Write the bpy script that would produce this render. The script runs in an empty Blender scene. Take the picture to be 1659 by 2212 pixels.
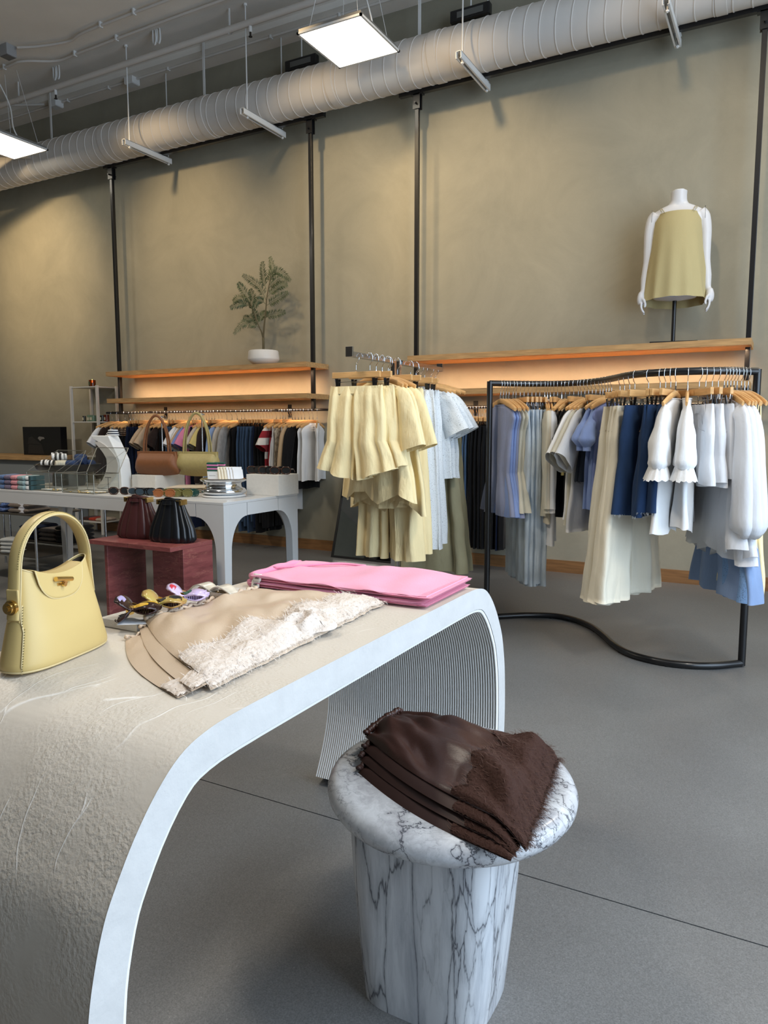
import bpy, math, random
from mathutils import Vector, Matrix
S = bpy.context.scene
COL = S.collection
rnd = random.Random(7)
PI = math.pi
# ------------------------------------------------------------------ camera
CAM_H, FPX, YAW, PITCH, ROLL = 1.12, 1591.3, 0.49716, 0.11177, -0.00049
cy, sy, cp, sp = math.cos(YAW), math.sin(YAW), math.cos(PITCH), math.sin(PITCH)
FWD = Vector((-sy*cp, cy*cp, -sp)); R0 = Vector((cy, sy, 0)); U0 = R0.cross(FWD)
RGT = math.cos(ROLL)*R0 + math.sin(ROLL)*U0; UP = -math.sin(ROLL)*R0 + math.cos(ROLL)*U0
cam_data = bpy.data.cameras.new('camera'); cam = bpy.data.objects.new('camera', cam_data); COL.objects.link(cam)
cam_data.sensor_fit = 'HORIZONTAL'; cam_data.sensor_width = 36; cam_data.lens = FPX/1659*36
cam_data.clip_start = 0.05; cam_data.clip_end = 60
M3 = Matrix((RGT, UP, -FWD)).transposed()
cam.matrix_world = Matrix.Translation((0, 0, CAM_H)) @ M3.to_4x4()
S.camera = cam
def at(px, py, ax, val):
    d = RGT*((px-829.5)/FPX) - UP*((py-1106)/FPX) + FWD
    i = 'xyz'.index(ax); o = Vector((0, 0, CAM_H))
    return o + d*((val-o[i])/d[i])
# ------------------------------------------------------------------ exposure, world, light
S.view_settings.view_transform = 'Standard'; S.view_settings.look = 'None'
S.view_settings.exposure = 0.25; S.view_settings.gamma = 1; S.view_settings.use_curve_mapping = False
w = bpy.data.worlds.new('daylight'); S.world = w; w.use_nodes = True
w.node_tree.nodes['Background'].inputs[0].default_value = (0.62, 0.78, 1.0, 1)
w.node_tree.nodes['Background'].inputs[1].default_value = 1.0
def area(name, loc, rot, sx, sy_, power, col, spread=180):
    l = bpy.data.lights.new(name, 'AREA'); l.shape = 'RECTANGLE'; l.size = sx; l.size_y = sy_
    l.energy = power; l.color = col; l.spread = math.radians(spread)
    o = bpy.data.objects.new(name, l); COL.objects.link(o); o.location = loc; o.rotation_euler = rot
    return o
# daylight through the shopfront on the right (+X side)
area('shopfront_daylight', (2.28, 1.65, 2.15), (0, math.radians(90), 0), 3.7, 4.1, 190, (0.66, 0.82, 1.0))
# ceiling panels and wall washers are built with their lamps below
def spot(name, loc, target, power, col, ang=60, blend=.8, r=.08):
    l = bpy.data.lights.new(name, 'SPOT'); l.energy = power; l.color = col; l.spot_size = math.radians(ang)
    l.spot_blend = blend; l.shadow_soft_size = r
    o = bpy.data.objects.new(name, l); COL.objects.link(o); o.location = loc
    o.rotation_euler = (Vector(target)-Vector(loc)).to_track_quat('-Z', 'Y').to_euler()
WARM = (1.0, 0.74, 0.42)
for sx_, pw in ((-7.55, 340), (-5.3, 215), (-3.5, 175), (-2.35, 200), (-.9, 75)):
    spot('wall_washer', (sx_, 3.4, 4.3), (sx_+.05, 5.7, 2.8), pw, WARM, 52, 1.0, .09)
spot('floor_washer', (-5.2, 3.4, 4.3), (-4.6, 3.4, 0), 60, (1, .85, .65), 70, 1, .2)
# ------------------------------------------------------------------ colour and materials
def lin(c):
    def f(v):
        v /= 255.
        return v/12.92 if v <= .04045 else ((v+.055)/1.055)**2.4
    return (f(c[0]), f(c[1]), f(c[2]), 1)
MATS = {}
def mat(name, col, rough=.6, metal=0., var=.0, vscale=4., bump=0., bscale=80., stretch=(1,1,1), spec=.5,
        sheen=0., coat=0., emit=0., trans=0., col2=None, ior=1.45, detail=4, alpha=1., bdist=.002, two=None):
    if name in MATS: return MATS[name]
    m = bpy.data.materials.new(name); m.use_nodes = True; MATS[name] = m
    nt = m.node_tree; N = nt.nodes; L = nt.links; b = N['Principled BSDF']
    c = lin(col)
    b.inputs['Base Color'].default_value = c
    b.inputs['Roughness'].default_value = rough; b.inputs['Metallic'].default_value = metal
    b.inputs['Specular IOR Level'].default_value = spec; b.inputs['IOR'].default_value = ior
    if sheen: b.inputs['Sheen Weight'].default_value = sheen; b.inputs['Sheen Roughness'].default_value = .4
    if coat: b.inputs['Coat Weight'].default_value = coat; b.inputs['Coat Roughness'].default_value = .1
    if trans: b.inputs['Transmission Weight'].default_value = trans
    if alpha < 1: b.inputs['Alpha'].default_value = alpha
    if emit: b.inputs['Emission Color'].default_value = c; b.inputs['Emission Strength'].default_value = emit
    tc = mp = None
    if var or bump:
        tc = N.new('ShaderNodeTexCoord'); mp = N.new('ShaderNodeMapping'); mp.inputs['Scale'].default_value = stretch
        L.new(tc.outputs['Object'], mp.inputs['Vector'])
    if var:
        n = N.new('ShaderNodeTexNoise'); n.inputs['Scale'].default_value = vscale; n.inputs['Detail'].default_value = detail
        L.new(mp.outputs[0], n.inputs['Vector'])
        r = N.new('ShaderNodeValToRGB'); r.color_ramp.elements[0].position = .32; r.color_ramp.elements[1].position = .68
        if col2: a, d = lin(col2), c
        else:
            a = tuple(v*(1-var) for v in c[:3])+(1,); d = tuple(min(1, v*(1+var)) for v in c[:3])+(1,)
        r.color_ramp.elements[0].color = a; r.color_ramp.elements[1].color = d
        L.new(n.outputs['Fac'], r.inputs['Fac']); L.new(r.outputs[0], b.inputs['Base Color'])
    if bump:
        n2 = N.new('ShaderNodeTexNoise'); n2.inputs['Scale'].default_value = bscale; n2.inputs['Detail'].default_value = 5
        L.new(mp.outputs[0], n2.inputs['Vector'])
        bp = N.new('ShaderNodeBump'); bp.inputs['Strength'].default_value = bump; bp.inputs['Distance'].default_value = bdist
        L.new(n2.outputs['Fac'], bp.inputs['Height']); L.new(bp.outputs[0], b.inputs['Normal'])
    return m
def fabric(name, col, var=.12, rough=.85, bump=.35, bscale=260, vscale=7, sheen=.15, stretch=(1, 1, .25), **k):
    return mat('fabric_'+name, col, rough, 0, var, vscale, bump, bscale, stretch, .25, sheen, **k)
def denim(name, col): return mat('denim_'+name, col, .9, 0, .22, 14, .6, 34, (1, 1, .35), .15, .1, bdist=.006)
# ------------------------------------------------------------------ mesh building
def root_loc(o):
    v = Vector((0, 0, 0))
    while o is not None: v = v + o.location; o = o.parent
    return v
def tag(o, label=None, cat=None, group=None, kind=None):
    if label: o['label'] = label
    if cat: o['category'] = cat
    if group: o['group'] = group
    if kind: o['kind'] = kind
    return o
def thing(name, loc, label, cat, group=None, rz=0):
    o = bpy.data.objects.new(name, None); COL.objects.link(o); o.empty_display_size = .05
    o.location = loc; o.rotation_euler = (0, 0, rz); return tag(o, label, cat, group)
def copy_tree(o, parent=None):
    c = o.copy(); COL.objects.link(c); c.parent = parent
    for ch in list(o.children): copy_tree(ch, c)
    return c
class MB:
    def __init__(s): s.v = []; s.f = []
    def add(s, v, f):
        n = len(s.v); s.v += [tuple(p) for p in v]; s.f += [tuple(i+n for i in q) for q in f]; return s
    def box(s, x0, x1, y0, y1, z0, z1, M=None):
        v = [(x, y, z) for z in (z0, z1) for y in (y0, y1) for x in (x0, x1)]
        if M is not None: v = [M @ Vector(p) for p in v]
        return s.add(v, [(0, 2, 3, 1), (4, 5, 7, 6), (0, 1, 5, 4), (2, 6, 7, 3), (0, 4, 6, 2), (1, 3, 7, 5)])
    def loft(s, rings, closed=True, cap=True, capend=None):
        n = len(rings[0]); v = [p for r in rings for p in r]; f = []
        for i in range(len(rings)-1):
            for j in range(n if closed else n-1):
                k = (j+1) % n; f.append((i*n+j, i*n+k, (i+1)*n+k, (i+1)*n+j))
        if cap and closed:
            f.append(tuple(reversed(range(n))))
        if (cap if capend is None else capend) and closed:
            f.append(tuple((len(rings)-1)*n+j for j in range(n)))
        return s.add(v, f)
    def tube(s, pts, r, n=8, cap=True, flat=None, up=None):
        pts = [Vector(p) for p in pts]; rings = []; prev = None
        for i, p in enumerate(pts):
            t = (pts[min(i+1, len(pts)-1)]-pts[max(i-1, 0)]).normalized()
            if prev is None:
                a = Vector(up) if up else (Vector((0, 0, 1)) if abs(t.z) < .9 else Vector((1, 0, 0)))
                x = (a - t*a.dot(t)).normalized()
            else: x = (prev - t*prev.dot(t)).normalized()
            prev = x; y = t.cross(x)
            ri = r[i] if isinstance(r, (list, tuple)) else r
            fl = flat if flat is not None else 1
            rings.append([p + x*math.cos(2*PI*k/n)*ri*fl + y*math.sin(2*PI*k/n)*ri for k in range(n)])
        return s.loft(rings, True, cap)
    def lathe(s, prof, n=32, c=(0, 0, 0), cap=True):
        return s.loft([[(c[0]+r*math.cos(2*PI*k/n), c[1]+r*math.sin(2*PI*k/n), c[2]+z) for k in range(n)] for r, z in prof], True, cap)
    def prism(s, poly, ax, a, b):
        def P(q, t): return {'x': (t, q[0], q[1]), 'y': (q[0], t, q[1]), 'z': (q[0], q[1], t)}[ax]
        n = len(poly); v = [P(q, a) for q in poly]+[P(q, b) for q in poly]
        return s.add(v, [tuple(range(n)), tuple(reversed(range(n, 2*n)))]+[(i, i+n, (i+1) % n+n, (i+1) % n) for i in range(n)])
    def grid(s, fn, nu, nv):
        v = [fn(i/(nu), j/(nv)) for i in range(nu+1) for j in range(nv+1)]
        return s.add(v, [(i*(nv+1)+j, (i+1)*(nv+1)+j, (i+1)*(nv+1)+j+1, i*(nv+1)+j+1) for i in range(nu) for j in range(nv)])
    def build(s, name, m, parent=None, world=False, origin=None, smooth=True, ang=40, bevel=0, seg=2, solid=0, sub=0, fix=True):
        me = bpy.data.meshes.new(name)
        v = [Vector(p) for p in s.v]
        o = bpy.data.objects.new(name, me); COL.objects.link(o)
        if parent is not None:
            o.parent = parent
            if world:
                rl = root_loc(parent); v = [p-rl for p in v]
        else:
            if origin is None:
                xs = [p.x for p in v]; ys = [p.y for p in v]; zs = [p.z for p in v]
                origin = Vector(((min(xs)+max(xs))/2, (min(ys)+max(ys))/2, min(zs)))
            origin = Vector(origin); v = [p-origin for p in v]; o.location = origin
        me.from_pydata(v, [], s.f); me.update()
        if fix:
            import bmesh
            bm = bmesh.new(); bm.from_mesh(me); bmesh.ops.recalc_face_normals(bm, faces=bm.faces); bm.to_mesh(me); bm.free()
        if smooth:
            me.shade_smooth(); me.set_sharp_from_angle(angle=math.radians(ang))
        if m: me.materials.append(m)
        if sub:
            md = o.modifiers.new('sub', 'SUBSURF'); md.levels = sub; md.render_levels = sub
        if solid:
            md = o.modifiers.new('solid', 'SOLIDIFY'); md.thickness = solid; md.offset = 0
        if bevel:
            md = o.modifiers.new('bev', 'BEVEL'); md.width = bevel; md.segments = seg; md.limit_method = 'ANGLE'; md.angle_limit = math.radians(40)
        return o
def rotz(a, c=(0, 0, 0)): return Matrix.Translation(c) @ Matrix.Rotation(a, 4, 'Z')
def lerp(a, b, t): return a+(b-a)*t
def interp(pts, x):
    if x <= pts[0][0]: return pts[0][1]
    for (a, b), (c, d) in zip(pts, pts[1:]):
        if x <= c: return lerp(b, d, (x-a)/(c-a) if c > a else 0)
    return pts[-1][1]
def smooth_path(P, n=8):
    P = [Vector(p) for p in P]; out = []
    Q = [P[0]*2-P[1]]+P+[P[-1]*2-P[-2]]
    for i in range(1, len(Q)-2):
        for k in range(n):
            t = k/n; a, b, c, d = Q[i-1], Q[i], Q[i+1], Q[i+2]
            out.append(.5*((2*b)+(c-a)*t+(2*a-5*b+4*c-d)*t*t+(3*b-a-3*c+d)*t**3))
    out.append(P[-1]); return out
# ------------------------------------------------------------------ common materials
black_metal = mat('black_metal', (18, 18, 20), .35, .0, spec=.5, coat=.3)
oak = mat('oak_wood', (186, 146, 98), .5, 0, .22, 5, .15, 60, (1.2, 14, 14), .35, detail=8)
maple = mat('hanger_maple', (214, 166, 108), .42, 0, .12, 8, 0, 1, (2, 12, 12), .5)
chrome = mat('chrome', (215, 218, 222), .12, 1.)
white_metal = mat('white_painted_metal', (216, 215, 212), .45, 0)
gold = mat('gold_metal', (226, 192, 124), .18, 1.)
wht = mat('soft_white', (228, 226, 222), .6)
blk = mat('matt_black', (14, 14, 15), .6)
# ------------------------------------------------------------------ the setting
def struct(o): o['kind'] = 'structure'; return o
YW = 5.70; CEIL = 4.56
m_floor = bpy.data.materials.new('polished_concrete'); m_floor.use_nodes = True
def build_floor_mat(m):
    nt = m.node_tree; N = nt.nodes; L = nt.links; b = N['Principled BSDF']
    tc = N.new('ShaderNodeTexCoord')
    n1 = N.new('ShaderNodeTexNoise'); n1.inputs['Scale'].default_value = 1.1; n1.inputs['Detail'].default_value = 6
    n2 = N.new('ShaderNodeTexNoise'); n2.inputs['Scale'].default_value = 330; n2.inputs['Detail'].default_value = 3
    n3 = N.new('ShaderNodeTexVoronoi'); n3.inputs['Scale'].default_value = 55
    for n in (n1, n2, n3): L.new(tc.outputs['Object'], n.inputs['Vector'])
    r1 = N.new('ShaderNodeValToRGB'); r1.color_ramp.elements[0].position = .3; r1.color_ramp.elements[1].position = .72
    r1.color_ramp.elements[0].color = lin((101, 100, 99)); r1.color_ramp.elements[1].color = lin((122, 122, 121))
    L.new(n1.outputs['Fac'], r1.inputs['Fac'])
    r2 = N.new('ShaderNodeValToRGB'); r2.color_ramp.elements[0].position = .3; r2.color_ramp.elements[1].position = .75
    r2.color_ramp.elements[0].color = (.62, .62, .62, 1); r2.color_ramp.elements[1].color = (1.35, 1.35, 1.35, 1)
    L.new(n2.outputs['Fac'], r2.inputs['Fac'])
    mx = N.new('ShaderNodeMix'); mx.data_type = 'RGBA'; mx.blend_type = 'MULTIPLY'; mx.inputs['Factor'].default_value = .8
    L.new(r1.outputs[0], mx.inputs['A']); L.new(r2.outputs[0], mx.inputs['B'])
    r3 = N.new('ShaderNodeValToRGB'); r3.color_ramp.elements[0].position = .03; r3.color_ramp.elements[1].position = .07
    r3.color_ramp.elements[0].color = (1, 1, 1, 1); r3.color_ramp.elements[1].color = (0, 0, 0, 1)
    L.new(n3.outputs['Distance'], r3.inputs['Fac'])
    mx2 = N.new('ShaderNodeMix'); mx2.data_type = 'RGBA'; mx2.inputs['B'].default_value = lin((175, 172, 166))
    ms = N.new('ShaderNodeMath'); ms.operation = 'MULTIPLY'; ms.inputs[1].default_value = .55
    L.new(r3.outputs[0], ms.inputs[0]); L.new(ms.outputs[0], mx2.inputs['Factor']); L.new(mx.outputs['Result'], mx2.inputs['A'])
    L.new(mx2.outputs['Result'], b.inputs['Base Color'])
    rr = N.new('ShaderNodeMapRange'); rr.inputs['To Min'].default_value = .34; rr.inputs['To Max'].default_value = .5
    L.new(n1.outputs['Fac'], rr.inputs['Value']); L.new(rr.outputs[0], b.inputs['Roughness'])
    bp = N.new('ShaderNodeBump'); bp.inputs['Strength'].default_value = .1; bp.inputs['Distance'].default_value = .001
    L.new(n2.outputs['Fac'], bp.inputs['Height']); L.new(bp.outputs[0], b.inputs['Normal'])
build_floor_mat(m_floor)
X0, X1, Y0, Y1 = -10.0, 2.35, -4.0, YW
floor = struct(MB().box(X0, X1, Y0, Y1, -.12, -.006).build('floor', mat('joint_dark', (52, 50, 48), .9), origin=(0, 0, -.12)))
YJ = at(431, 1683, 'z', 0).y
ys = [Y0, YJ-3.4, YJ, YJ+4.05-.0, Y1]; xs_ = [X0, -6.9, -3.3, 0.9, X1]
ys = [Y0, YJ-3.4, YJ, Y1]
for i in range(3):
    for j in range(4):
        MB().box(xs_[j]+.0015, xs_[j+1]-.0015, ys[i]+.002, ys[i+1]-.002, -.02, 0).build('slab', m_floor, floor, world=True, smooth=False)
def plaster_mat(name, c1, c2, rough=.75):
    m = bpy.data.materials.new(name); m.use_nodes = True
    nt = m.node_tree; N = nt.nodes; L = nt.links; b = N['Principled BSDF']
    tc = N.new('ShaderNodeTexCoord')
    n1 = N.new('ShaderNodeTexNoise'); n1.inputs['Scale'].default_value = 1.6; n1.inputs['Detail'].default_value = 9; n1.inputs['Roughness'].default_value = .7; n1.inputs['Distortion'].default_value = .6
    L.new(tc.outputs['Object'], n1.inputs['Vector'])
    r = N.new('ShaderNodeValToRGB'); r.color_ramp.elements[0].position = .3; r.color_ramp.elements[1].position = .7
    r.color_ramp.elements[0].color = lin(c1); r.color_ramp.elements[1].color = lin(c2)
    L.new(n1.outputs['Fac'], r.inputs['Fac']); L.new(r.outputs[0], b.inputs['Base Color'])
    b.inputs['Roughness'].default_value = rough; b.inputs['Specular IOR Level'].default_value = .25
    n2 = N.new('ShaderNodeTexNoise'); n2.inputs['Scale'].default_value = 90; n2.inputs['Detail'].default_value = 4
    L.new(tc.outputs['Object'], n2.inputs['Vector'])
    bp = N.new('ShaderNodeBump'); bp.inputs['Strength'].default_value = .12; bp.inputs['Distance'].default_value = .003
    L.new(n2.outputs['Fac'], bp.inputs['Height']); L.new(bp.outputs[0], b.inputs['Normal'])
    return m
m_wall = plaster_mat('limewash_wall', (141, 137, 121), (158, 152, 134))
struct(MB().box(X0, X1, YW, YW+.15, -.12, CEIL+.1).build('wall_back', m_wall, smooth=False))
m_pl = mat('plain_wall', (176, 170, 158), .8)
struct(MB().box(X0-.15, X0, Y0, YW+.15, -.12, CEIL+.1).build('wall_left', m_wall, smooth=False))
struct(MB().box(X0-.15, X1+.15, Y0-.15, Y0, -.12, CEIL+.1).build('wall_front', mat('front_wall_paint', (96, 88, 80), .8), smooth=False))
# shopfront side: low plinth, header and mullions with panes
wr = MB(); wr.box(X1, X1+.15, Y0, YW, -.12, .22); wr.box(X1, X1+.15, Y0, YW, 4.2, CEIL+.1)
wr.box(X1, X1+.15, Y0, -.45, .22, 4.2); wr.box(X1, X1+.15, 3.75, YW, .22, 4.2)
struct(wr.build('wall_right', m_pl, smooth=False))
wf = MB()
for yy in (-.45, .95, 2.3, 3.66): wf.box(X1+.02, X1+.1, yy, yy+.09, .22, 4.2)
struct(wf.build('window_1', black_metal, smooth=False))
m_ceil = mat('painted_ceiling', (226, 221, 213), .85, 0, .05, 2, .3, 70, bdist=.004)
struct(MB().box(X0-.15, X1+.15, Y0-.15, YW+.15, CEIL, CEIL+.2).build('ceiling', m_ceil, smooth=False))
# shallow dropped edge beam of the slab along the wall
struct(MB().box(X0, X1, 5.42, YW, CEIL-.05, CEIL).build('trim_1', m_ceil, smooth=False))
struct(MB().box(-6.78, X1, YW-.016, YW, 0, .095).build('baseboard_back', mat('oak_baseboard', (134, 96, 60), .5, 0, .2, 6, 0, 1, (1, 12, 12)), smooth=False))
# ------------------------------------------------------------------ ceiling services
m_duct = mat('duct_paint', (206, 200, 193), .6, 0, .03, 3)
DY, DZ, DR = 5.40, 3.915, .172
duct = thing('ventilation_duct', (-4, DY, DZ-DR), 'long white spiral ventilation duct hung under the ceiling along the wall', 'duct')
d = MB(); ring = lambda x, r, n=48, sl=0: [(x+sl*math.sin(2*PI*k/n), DY+r*math.cos(2*PI*k/n), DZ+r*math.sin(2*PI*k/n)) for k in range(n)]
d.loft([ring(-9.9, DR), ring(1.9, DR)]); d.build('duct_shell', m_duct, duct, world=True)
x = -9.8; k = 0
while x < 1.8:
    for sl in (0,):
        q = MB(); q.loft([ring(x-.006, DR-.001, sl=.028), ring(x-.003, DR+.0035, sl=.028), ring(x+.003, DR+.0035, sl=.028), ring(x+.006, DR-.001, sl=.028)], cap=False)
        q.build('seam', m_duct, duct, world=True)
    k += 1; x += .1105
for xc in (-5.95, -4.7, -3.35, -2.45, -.5):
    q = MB(); q.loft([ring(xc-.035, DR-.001), ring(xc-.033, DR+.005), ring(xc+.033, DR+.005), ring(xc+.035, DR-.001)], cap=False); q.build('coupling', m_duct, duct, world=True)
for xr in (-6.84, -4.77, -2.62, -.6):
    MB().box(xr-.012, xr+.012, DY-.003, DY+.003, DZ+DR-.002, CEIL).build('hanger_strap', white_metal, duct, world=True, smooth=False)
# struts with rods under the duct
STX = (-5.41, -4.05, -2.14, -.78)
for i, xs in enumerate(STX):
    t = thing('strut_hanger', (xs, 5.32, 3.69), ['white slotted strut on rods, furthest left under the duct', 'white slotted strut on rods, second from the left under the duct', 'white slotted strut on rods just right of the square ceiling light', 'white slotted strut at the top edge, furthest right under the duct'][i], 'strut', 'struts under the duct')
    q = MB(); q.box(xs-.021, xs-.016, 5.03, 5.61, 3.687, 3.733); q.box(xs+.016, xs+.021, 5.03, 5.61, 3.687, 3.733)
    q.box(xs-.021, xs+.021, 5.03, 5.61, 3.730, 3.734); q.box(xs-.021, xs-.010, 5.03, 5.61, 3.685, 3.688); q.box(xs+.010, xs+.021, 5.03, 5.61, 3.685, 3.688)
    q.build('channel', white_metal, t, world=True, smooth=False)
    for yy in (5.10, 5.585):
        MB().tube([(xs, yy, 3.67), (xs, yy, CEIL)], .0055, 8).build('threaded_rod', white_metal, t, world=True)
        MB().tube([(xs, yy, CEIL-.018), (xs, yy, CEIL)], .016, 8).build('rod_anchor', white_metal, t, world=True)
        MB().tube([(xs, yy, 3.674), (xs, yy, 3.684)], .012, 6).build('nut', white_metal, t, world=True)
    MB().box(xs-.03, xs+.03, 5.50, 5.56, 3.728, 3.736).build('clamp', chrome, t, world=True, smooth=False)
# black rails under the duct that carry the shelf poles
RY, RZ = 5.53, 3.757
POLE_Y = 5.5
def shelf_unit(x0, x1, px0, px1, r0, r1, which):
    t = thing('hanging_shelf_frame', ((x0+x1)/2, POLE_Y, 1.28), 'black pole frame carrying two oak shelves and a clothes rail, %s half of the wall' % which, 'shelf frame', 'pole frames on the wall')
    q = MB(); q.box(r0, r1, POLE_Y-.02, POLE_Y+.02, 3.733, 3.777); q.build('top_rail', black_metal, t, world=True, smooth=False, bevel=.002)
    for px in (px0, px1):
        MB().box(px-.016, px+.016, POLE_Y-.016, POLE_Y+.016, 1.285, 3.735).build('pole', black_metal, t, world=True, smooth=False, bevel=.002)
        q = MB(); q.box(px-.03, px+.03, POLE_Y-.024, POLE_Y-.018, 3.62, 3.74); q.box(px-.03, px+.03, POLE_Y+.018, POLE_Y+.024, 3.62, 3.74); q.box(px-.05, px+.05, POLE_Y-.024, POLE_Y+.024, 3.725, 3.733)
        q.tube([(px, POLE_Y-.05, 3.66), (px, POLE_Y+.05, 3.66)], .008, 6)
        q.build('bracket', black_metal, t, world=True, smooth=False)
    # hanging rail with returns to the wall
    pts = [(x0-.10, YW-.01, 1.293), (x0-.10, 5.56, 1.293), (x0-.07, 5.515, 1.293), (x0-.02, POLE_Y, 1.293), (x1+.02, POLE_Y, 1.293), (x1+.06, 5.515, 1.293), (x1+.09, 5.56, 1.293), (x1+.09, YW-.01, 1.293)]
    pts = smooth_path(pts, 4)
    MB().tube(pts, .0125, 10).build('clothes_rail', black_metal, t, world=True)
    for bx in (lerp(x0, x1, .18), lerp(x0, x1, .82)):
        MB().box(bx-.012, bx+.012, POLE_Y-.02, YW-.001, 1.28, 1.306).box(bx-.02, bx+.02, YW-.006, YW, 1.23, 1.35).build('wall_bracket', black_metal, t, world=True, smooth=False)
    for z0, nm in ((1.657, 'upper'), (1.388, 'lower')):
                # hollow board: top, front lip, back lip, end lips, so the strip sits in a recess
        q = MB(); q.box(x0, x1, 5.33, 5.685, z0+.018, z0+.043)
        q.box(x0, x1, 5.33, 5.348, z0, z0+.018); q.box(x0, x1, 5.385, 5.685, z0, z0+.018)
        q.box(x0, x0+.02, 5.348, 5.385, z0, z0+.018); q.box(x1-.02, x1, 5.348, 5.385, z0, z0+.018)
        s = q.build('oak_shelf', oak, t, world=True, smooth=False)
        MB().box(x0+.025, x1-.025, 5.3485, 5.3845, z0+.0145, z0+.0178).build('led_strip', mat('led_warm', (244, 178, 118), .5, emit=.7), s, world=True, smooth=False)
        area('shelf_strip', ((x0+x1)/2, 5.392, z0-.010), (math.radians(42), 0, 0), x1-x0-.06, .012, 7.5 if nm == 'upper' else 5.5, (1.0, .66, .40), 92)
shelf_unit(-6.11, -3.652, -6.10, -3.695, -6.20, -3.55, 'left')
shelf_unit(-2.68, -.225, -2.683, -.25, -2.84, .35, 'right')
# square LED ceiling panels
m_panel = mat('panel_light', (255, 246, 226), .5, emit=6.0)
grey_al = mat('aluminium', (150, 148, 144), .4, .6)
def panel(x, y, label, z=3.85):
    t = thing('ceiling_light_panel', (x, y, z), label, 'ceiling light', 'square ceiling light panels')
    MB().box(x-.245, x+.245, y-.265, y+.265, z, z+.004).build('diffuser', m_panel, t, world=True, smooth=False)
    q = MB()
    for a in ((-.26, .26, -.28, -.265), (-.26, .26, .265, .28), (-.26, -.245, -.28, .28), (.245, .26, -.28, .28)): q.box(x+a[0], x+a[1], y+a[2], y+a[3], z-.002, z+.012)
    q.build('rim', white_metal, t, world=True, smooth=False)
    MB().box(x-.25, x+.25, y-.27, y+.27, z+.005, z+.035).build('housing', grey_al, t, world=True, smooth=False)
    for a, b in ((-.2, -.22), (.2, -.22), (-.2, .22), (.2, .22)):
        MB().tube([(x+a, y+b, z+.03), (x+a*.45, y+b*.45, CEIL)], .0018, 5).build('wire', white_metal, t, world=True)
        MB().box(x+a-.012, x+a+.012, y+b-.006, y+b+.006, z+.03, z+.055).build('hook', grey_al, t, world=True, smooth=False)
    cpts = smooth_path([(x+.2, y, z+.03), (x+.2, y-.05, z+.12), (x+.12, y-.02, z+.35), (x+.1, y-.15, CEIL-.12), (x+.22, y-.3, CEIL-.03)], 6)
    MB().tube(cpts, .006, 6).build('power_cable', white_metal, t, world=True)
panel(-2.877, 4.79, 'square glowing white ceiling light panel near the top centre')
panel(-6.79, 4.83, 'square glowing ceiling light panel at the left edge')
for px_, py_ in ((1.0, 4.79), (-2.877, 1.6), (1.0, 1.6), (-6.79, 1.6)):
    area('ceiling_panel_lamp', (px_, py_, 3.84), (0, 0, 0), .5, .5, 24 if py_ > 4 else 50, (1, .90, .76))
# conduits, pipes and boxes on the ceiling
def pipe(name, pts, r, label, cat, m=None, clips=(), grp=None):
    t = thing(name, pts[0], label, cat, grp)
    MB().tube(pts, r, 10).build('pipe', m or m_duct, t, world=True)
    for c in clips:
        c = Vector(c); MB().box(c.x-.008, c.x+.008, c.y-r*1.5, c.y+r*1.5, c.z-r*1.5, CEIL-.001).build('clip', white_metal, t, world=True, smooth=False)
    return t
ZC = CEIL-.03
pipe('electrical_conduit', smooth_path([(-6.25, 4.62, ZC), (-6.06, 4.70, ZC), (-5.75, 4.77, ZC), (-5.5, 4.73, ZC), (-4.6, 4.72, ZC), (-3.4, 4.72, ZC), (-1.0, 4.72, ZC)], 5), .011, 'thin white conduit with a bend leaving the ceiling box', 'conduit', clips=[(-5.3, 4.725, ZC), (-4.9, 4.72, ZC)])
pipe('electrical_conduit', smooth_path([(-9.0, 4.80, ZC), (-6.8, 4.80, ZC), (-6.45, 4.80, ZC), (-6.15, 4.95, ZC), (-5.8, 4.95, ZC), (-4.5, 4.93, ZC), (-1.0, 4.93, ZC)], 5), .011, 'thin white conduit on the ceiling nearer the sprinkler pipe', 'conduit', clips=[(-5.9, 4.95, ZC), (-5.35, 4.94, ZC), (-6.7, 4.80, ZC)])
pipe('electrical_conduit', [(-9.5, 5.51, 4.5), (-7.0, 5.51, 4.5), (-1, 5.51, 4.5)], .011, 'thin conduit along the edge of the ceiling above the duct', 'conduit', clips=[(-6.7, 5.51, 4.5), (-6.1, 5.51, 4.5), (-5.3, 5.51, 4.5), (-4.1, 5.51, 4.5), (-3.4, 5.51, 4.5)])
pipe('sprinkler_pipe', [(-9.5, 5.09, 4.39), (-1.0, 5.07, 4.39)], .026, 'white sprinkler pipe running under the ceiling', 'pipe')
pipe('branch_duct', [(-9.0, 3.6, 3.93), (-6.95, 5.22, 3.93)], .055, 'short round white pipe behind the left ceiling light', 'pipe')
pipe('electrical_conduit', [(-8.6, 4.7, 4.5), (-7.0, 5.46, 4.5)], .011, 'short slanting conduit at the far left of the ceiling', 'conduit')
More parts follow.
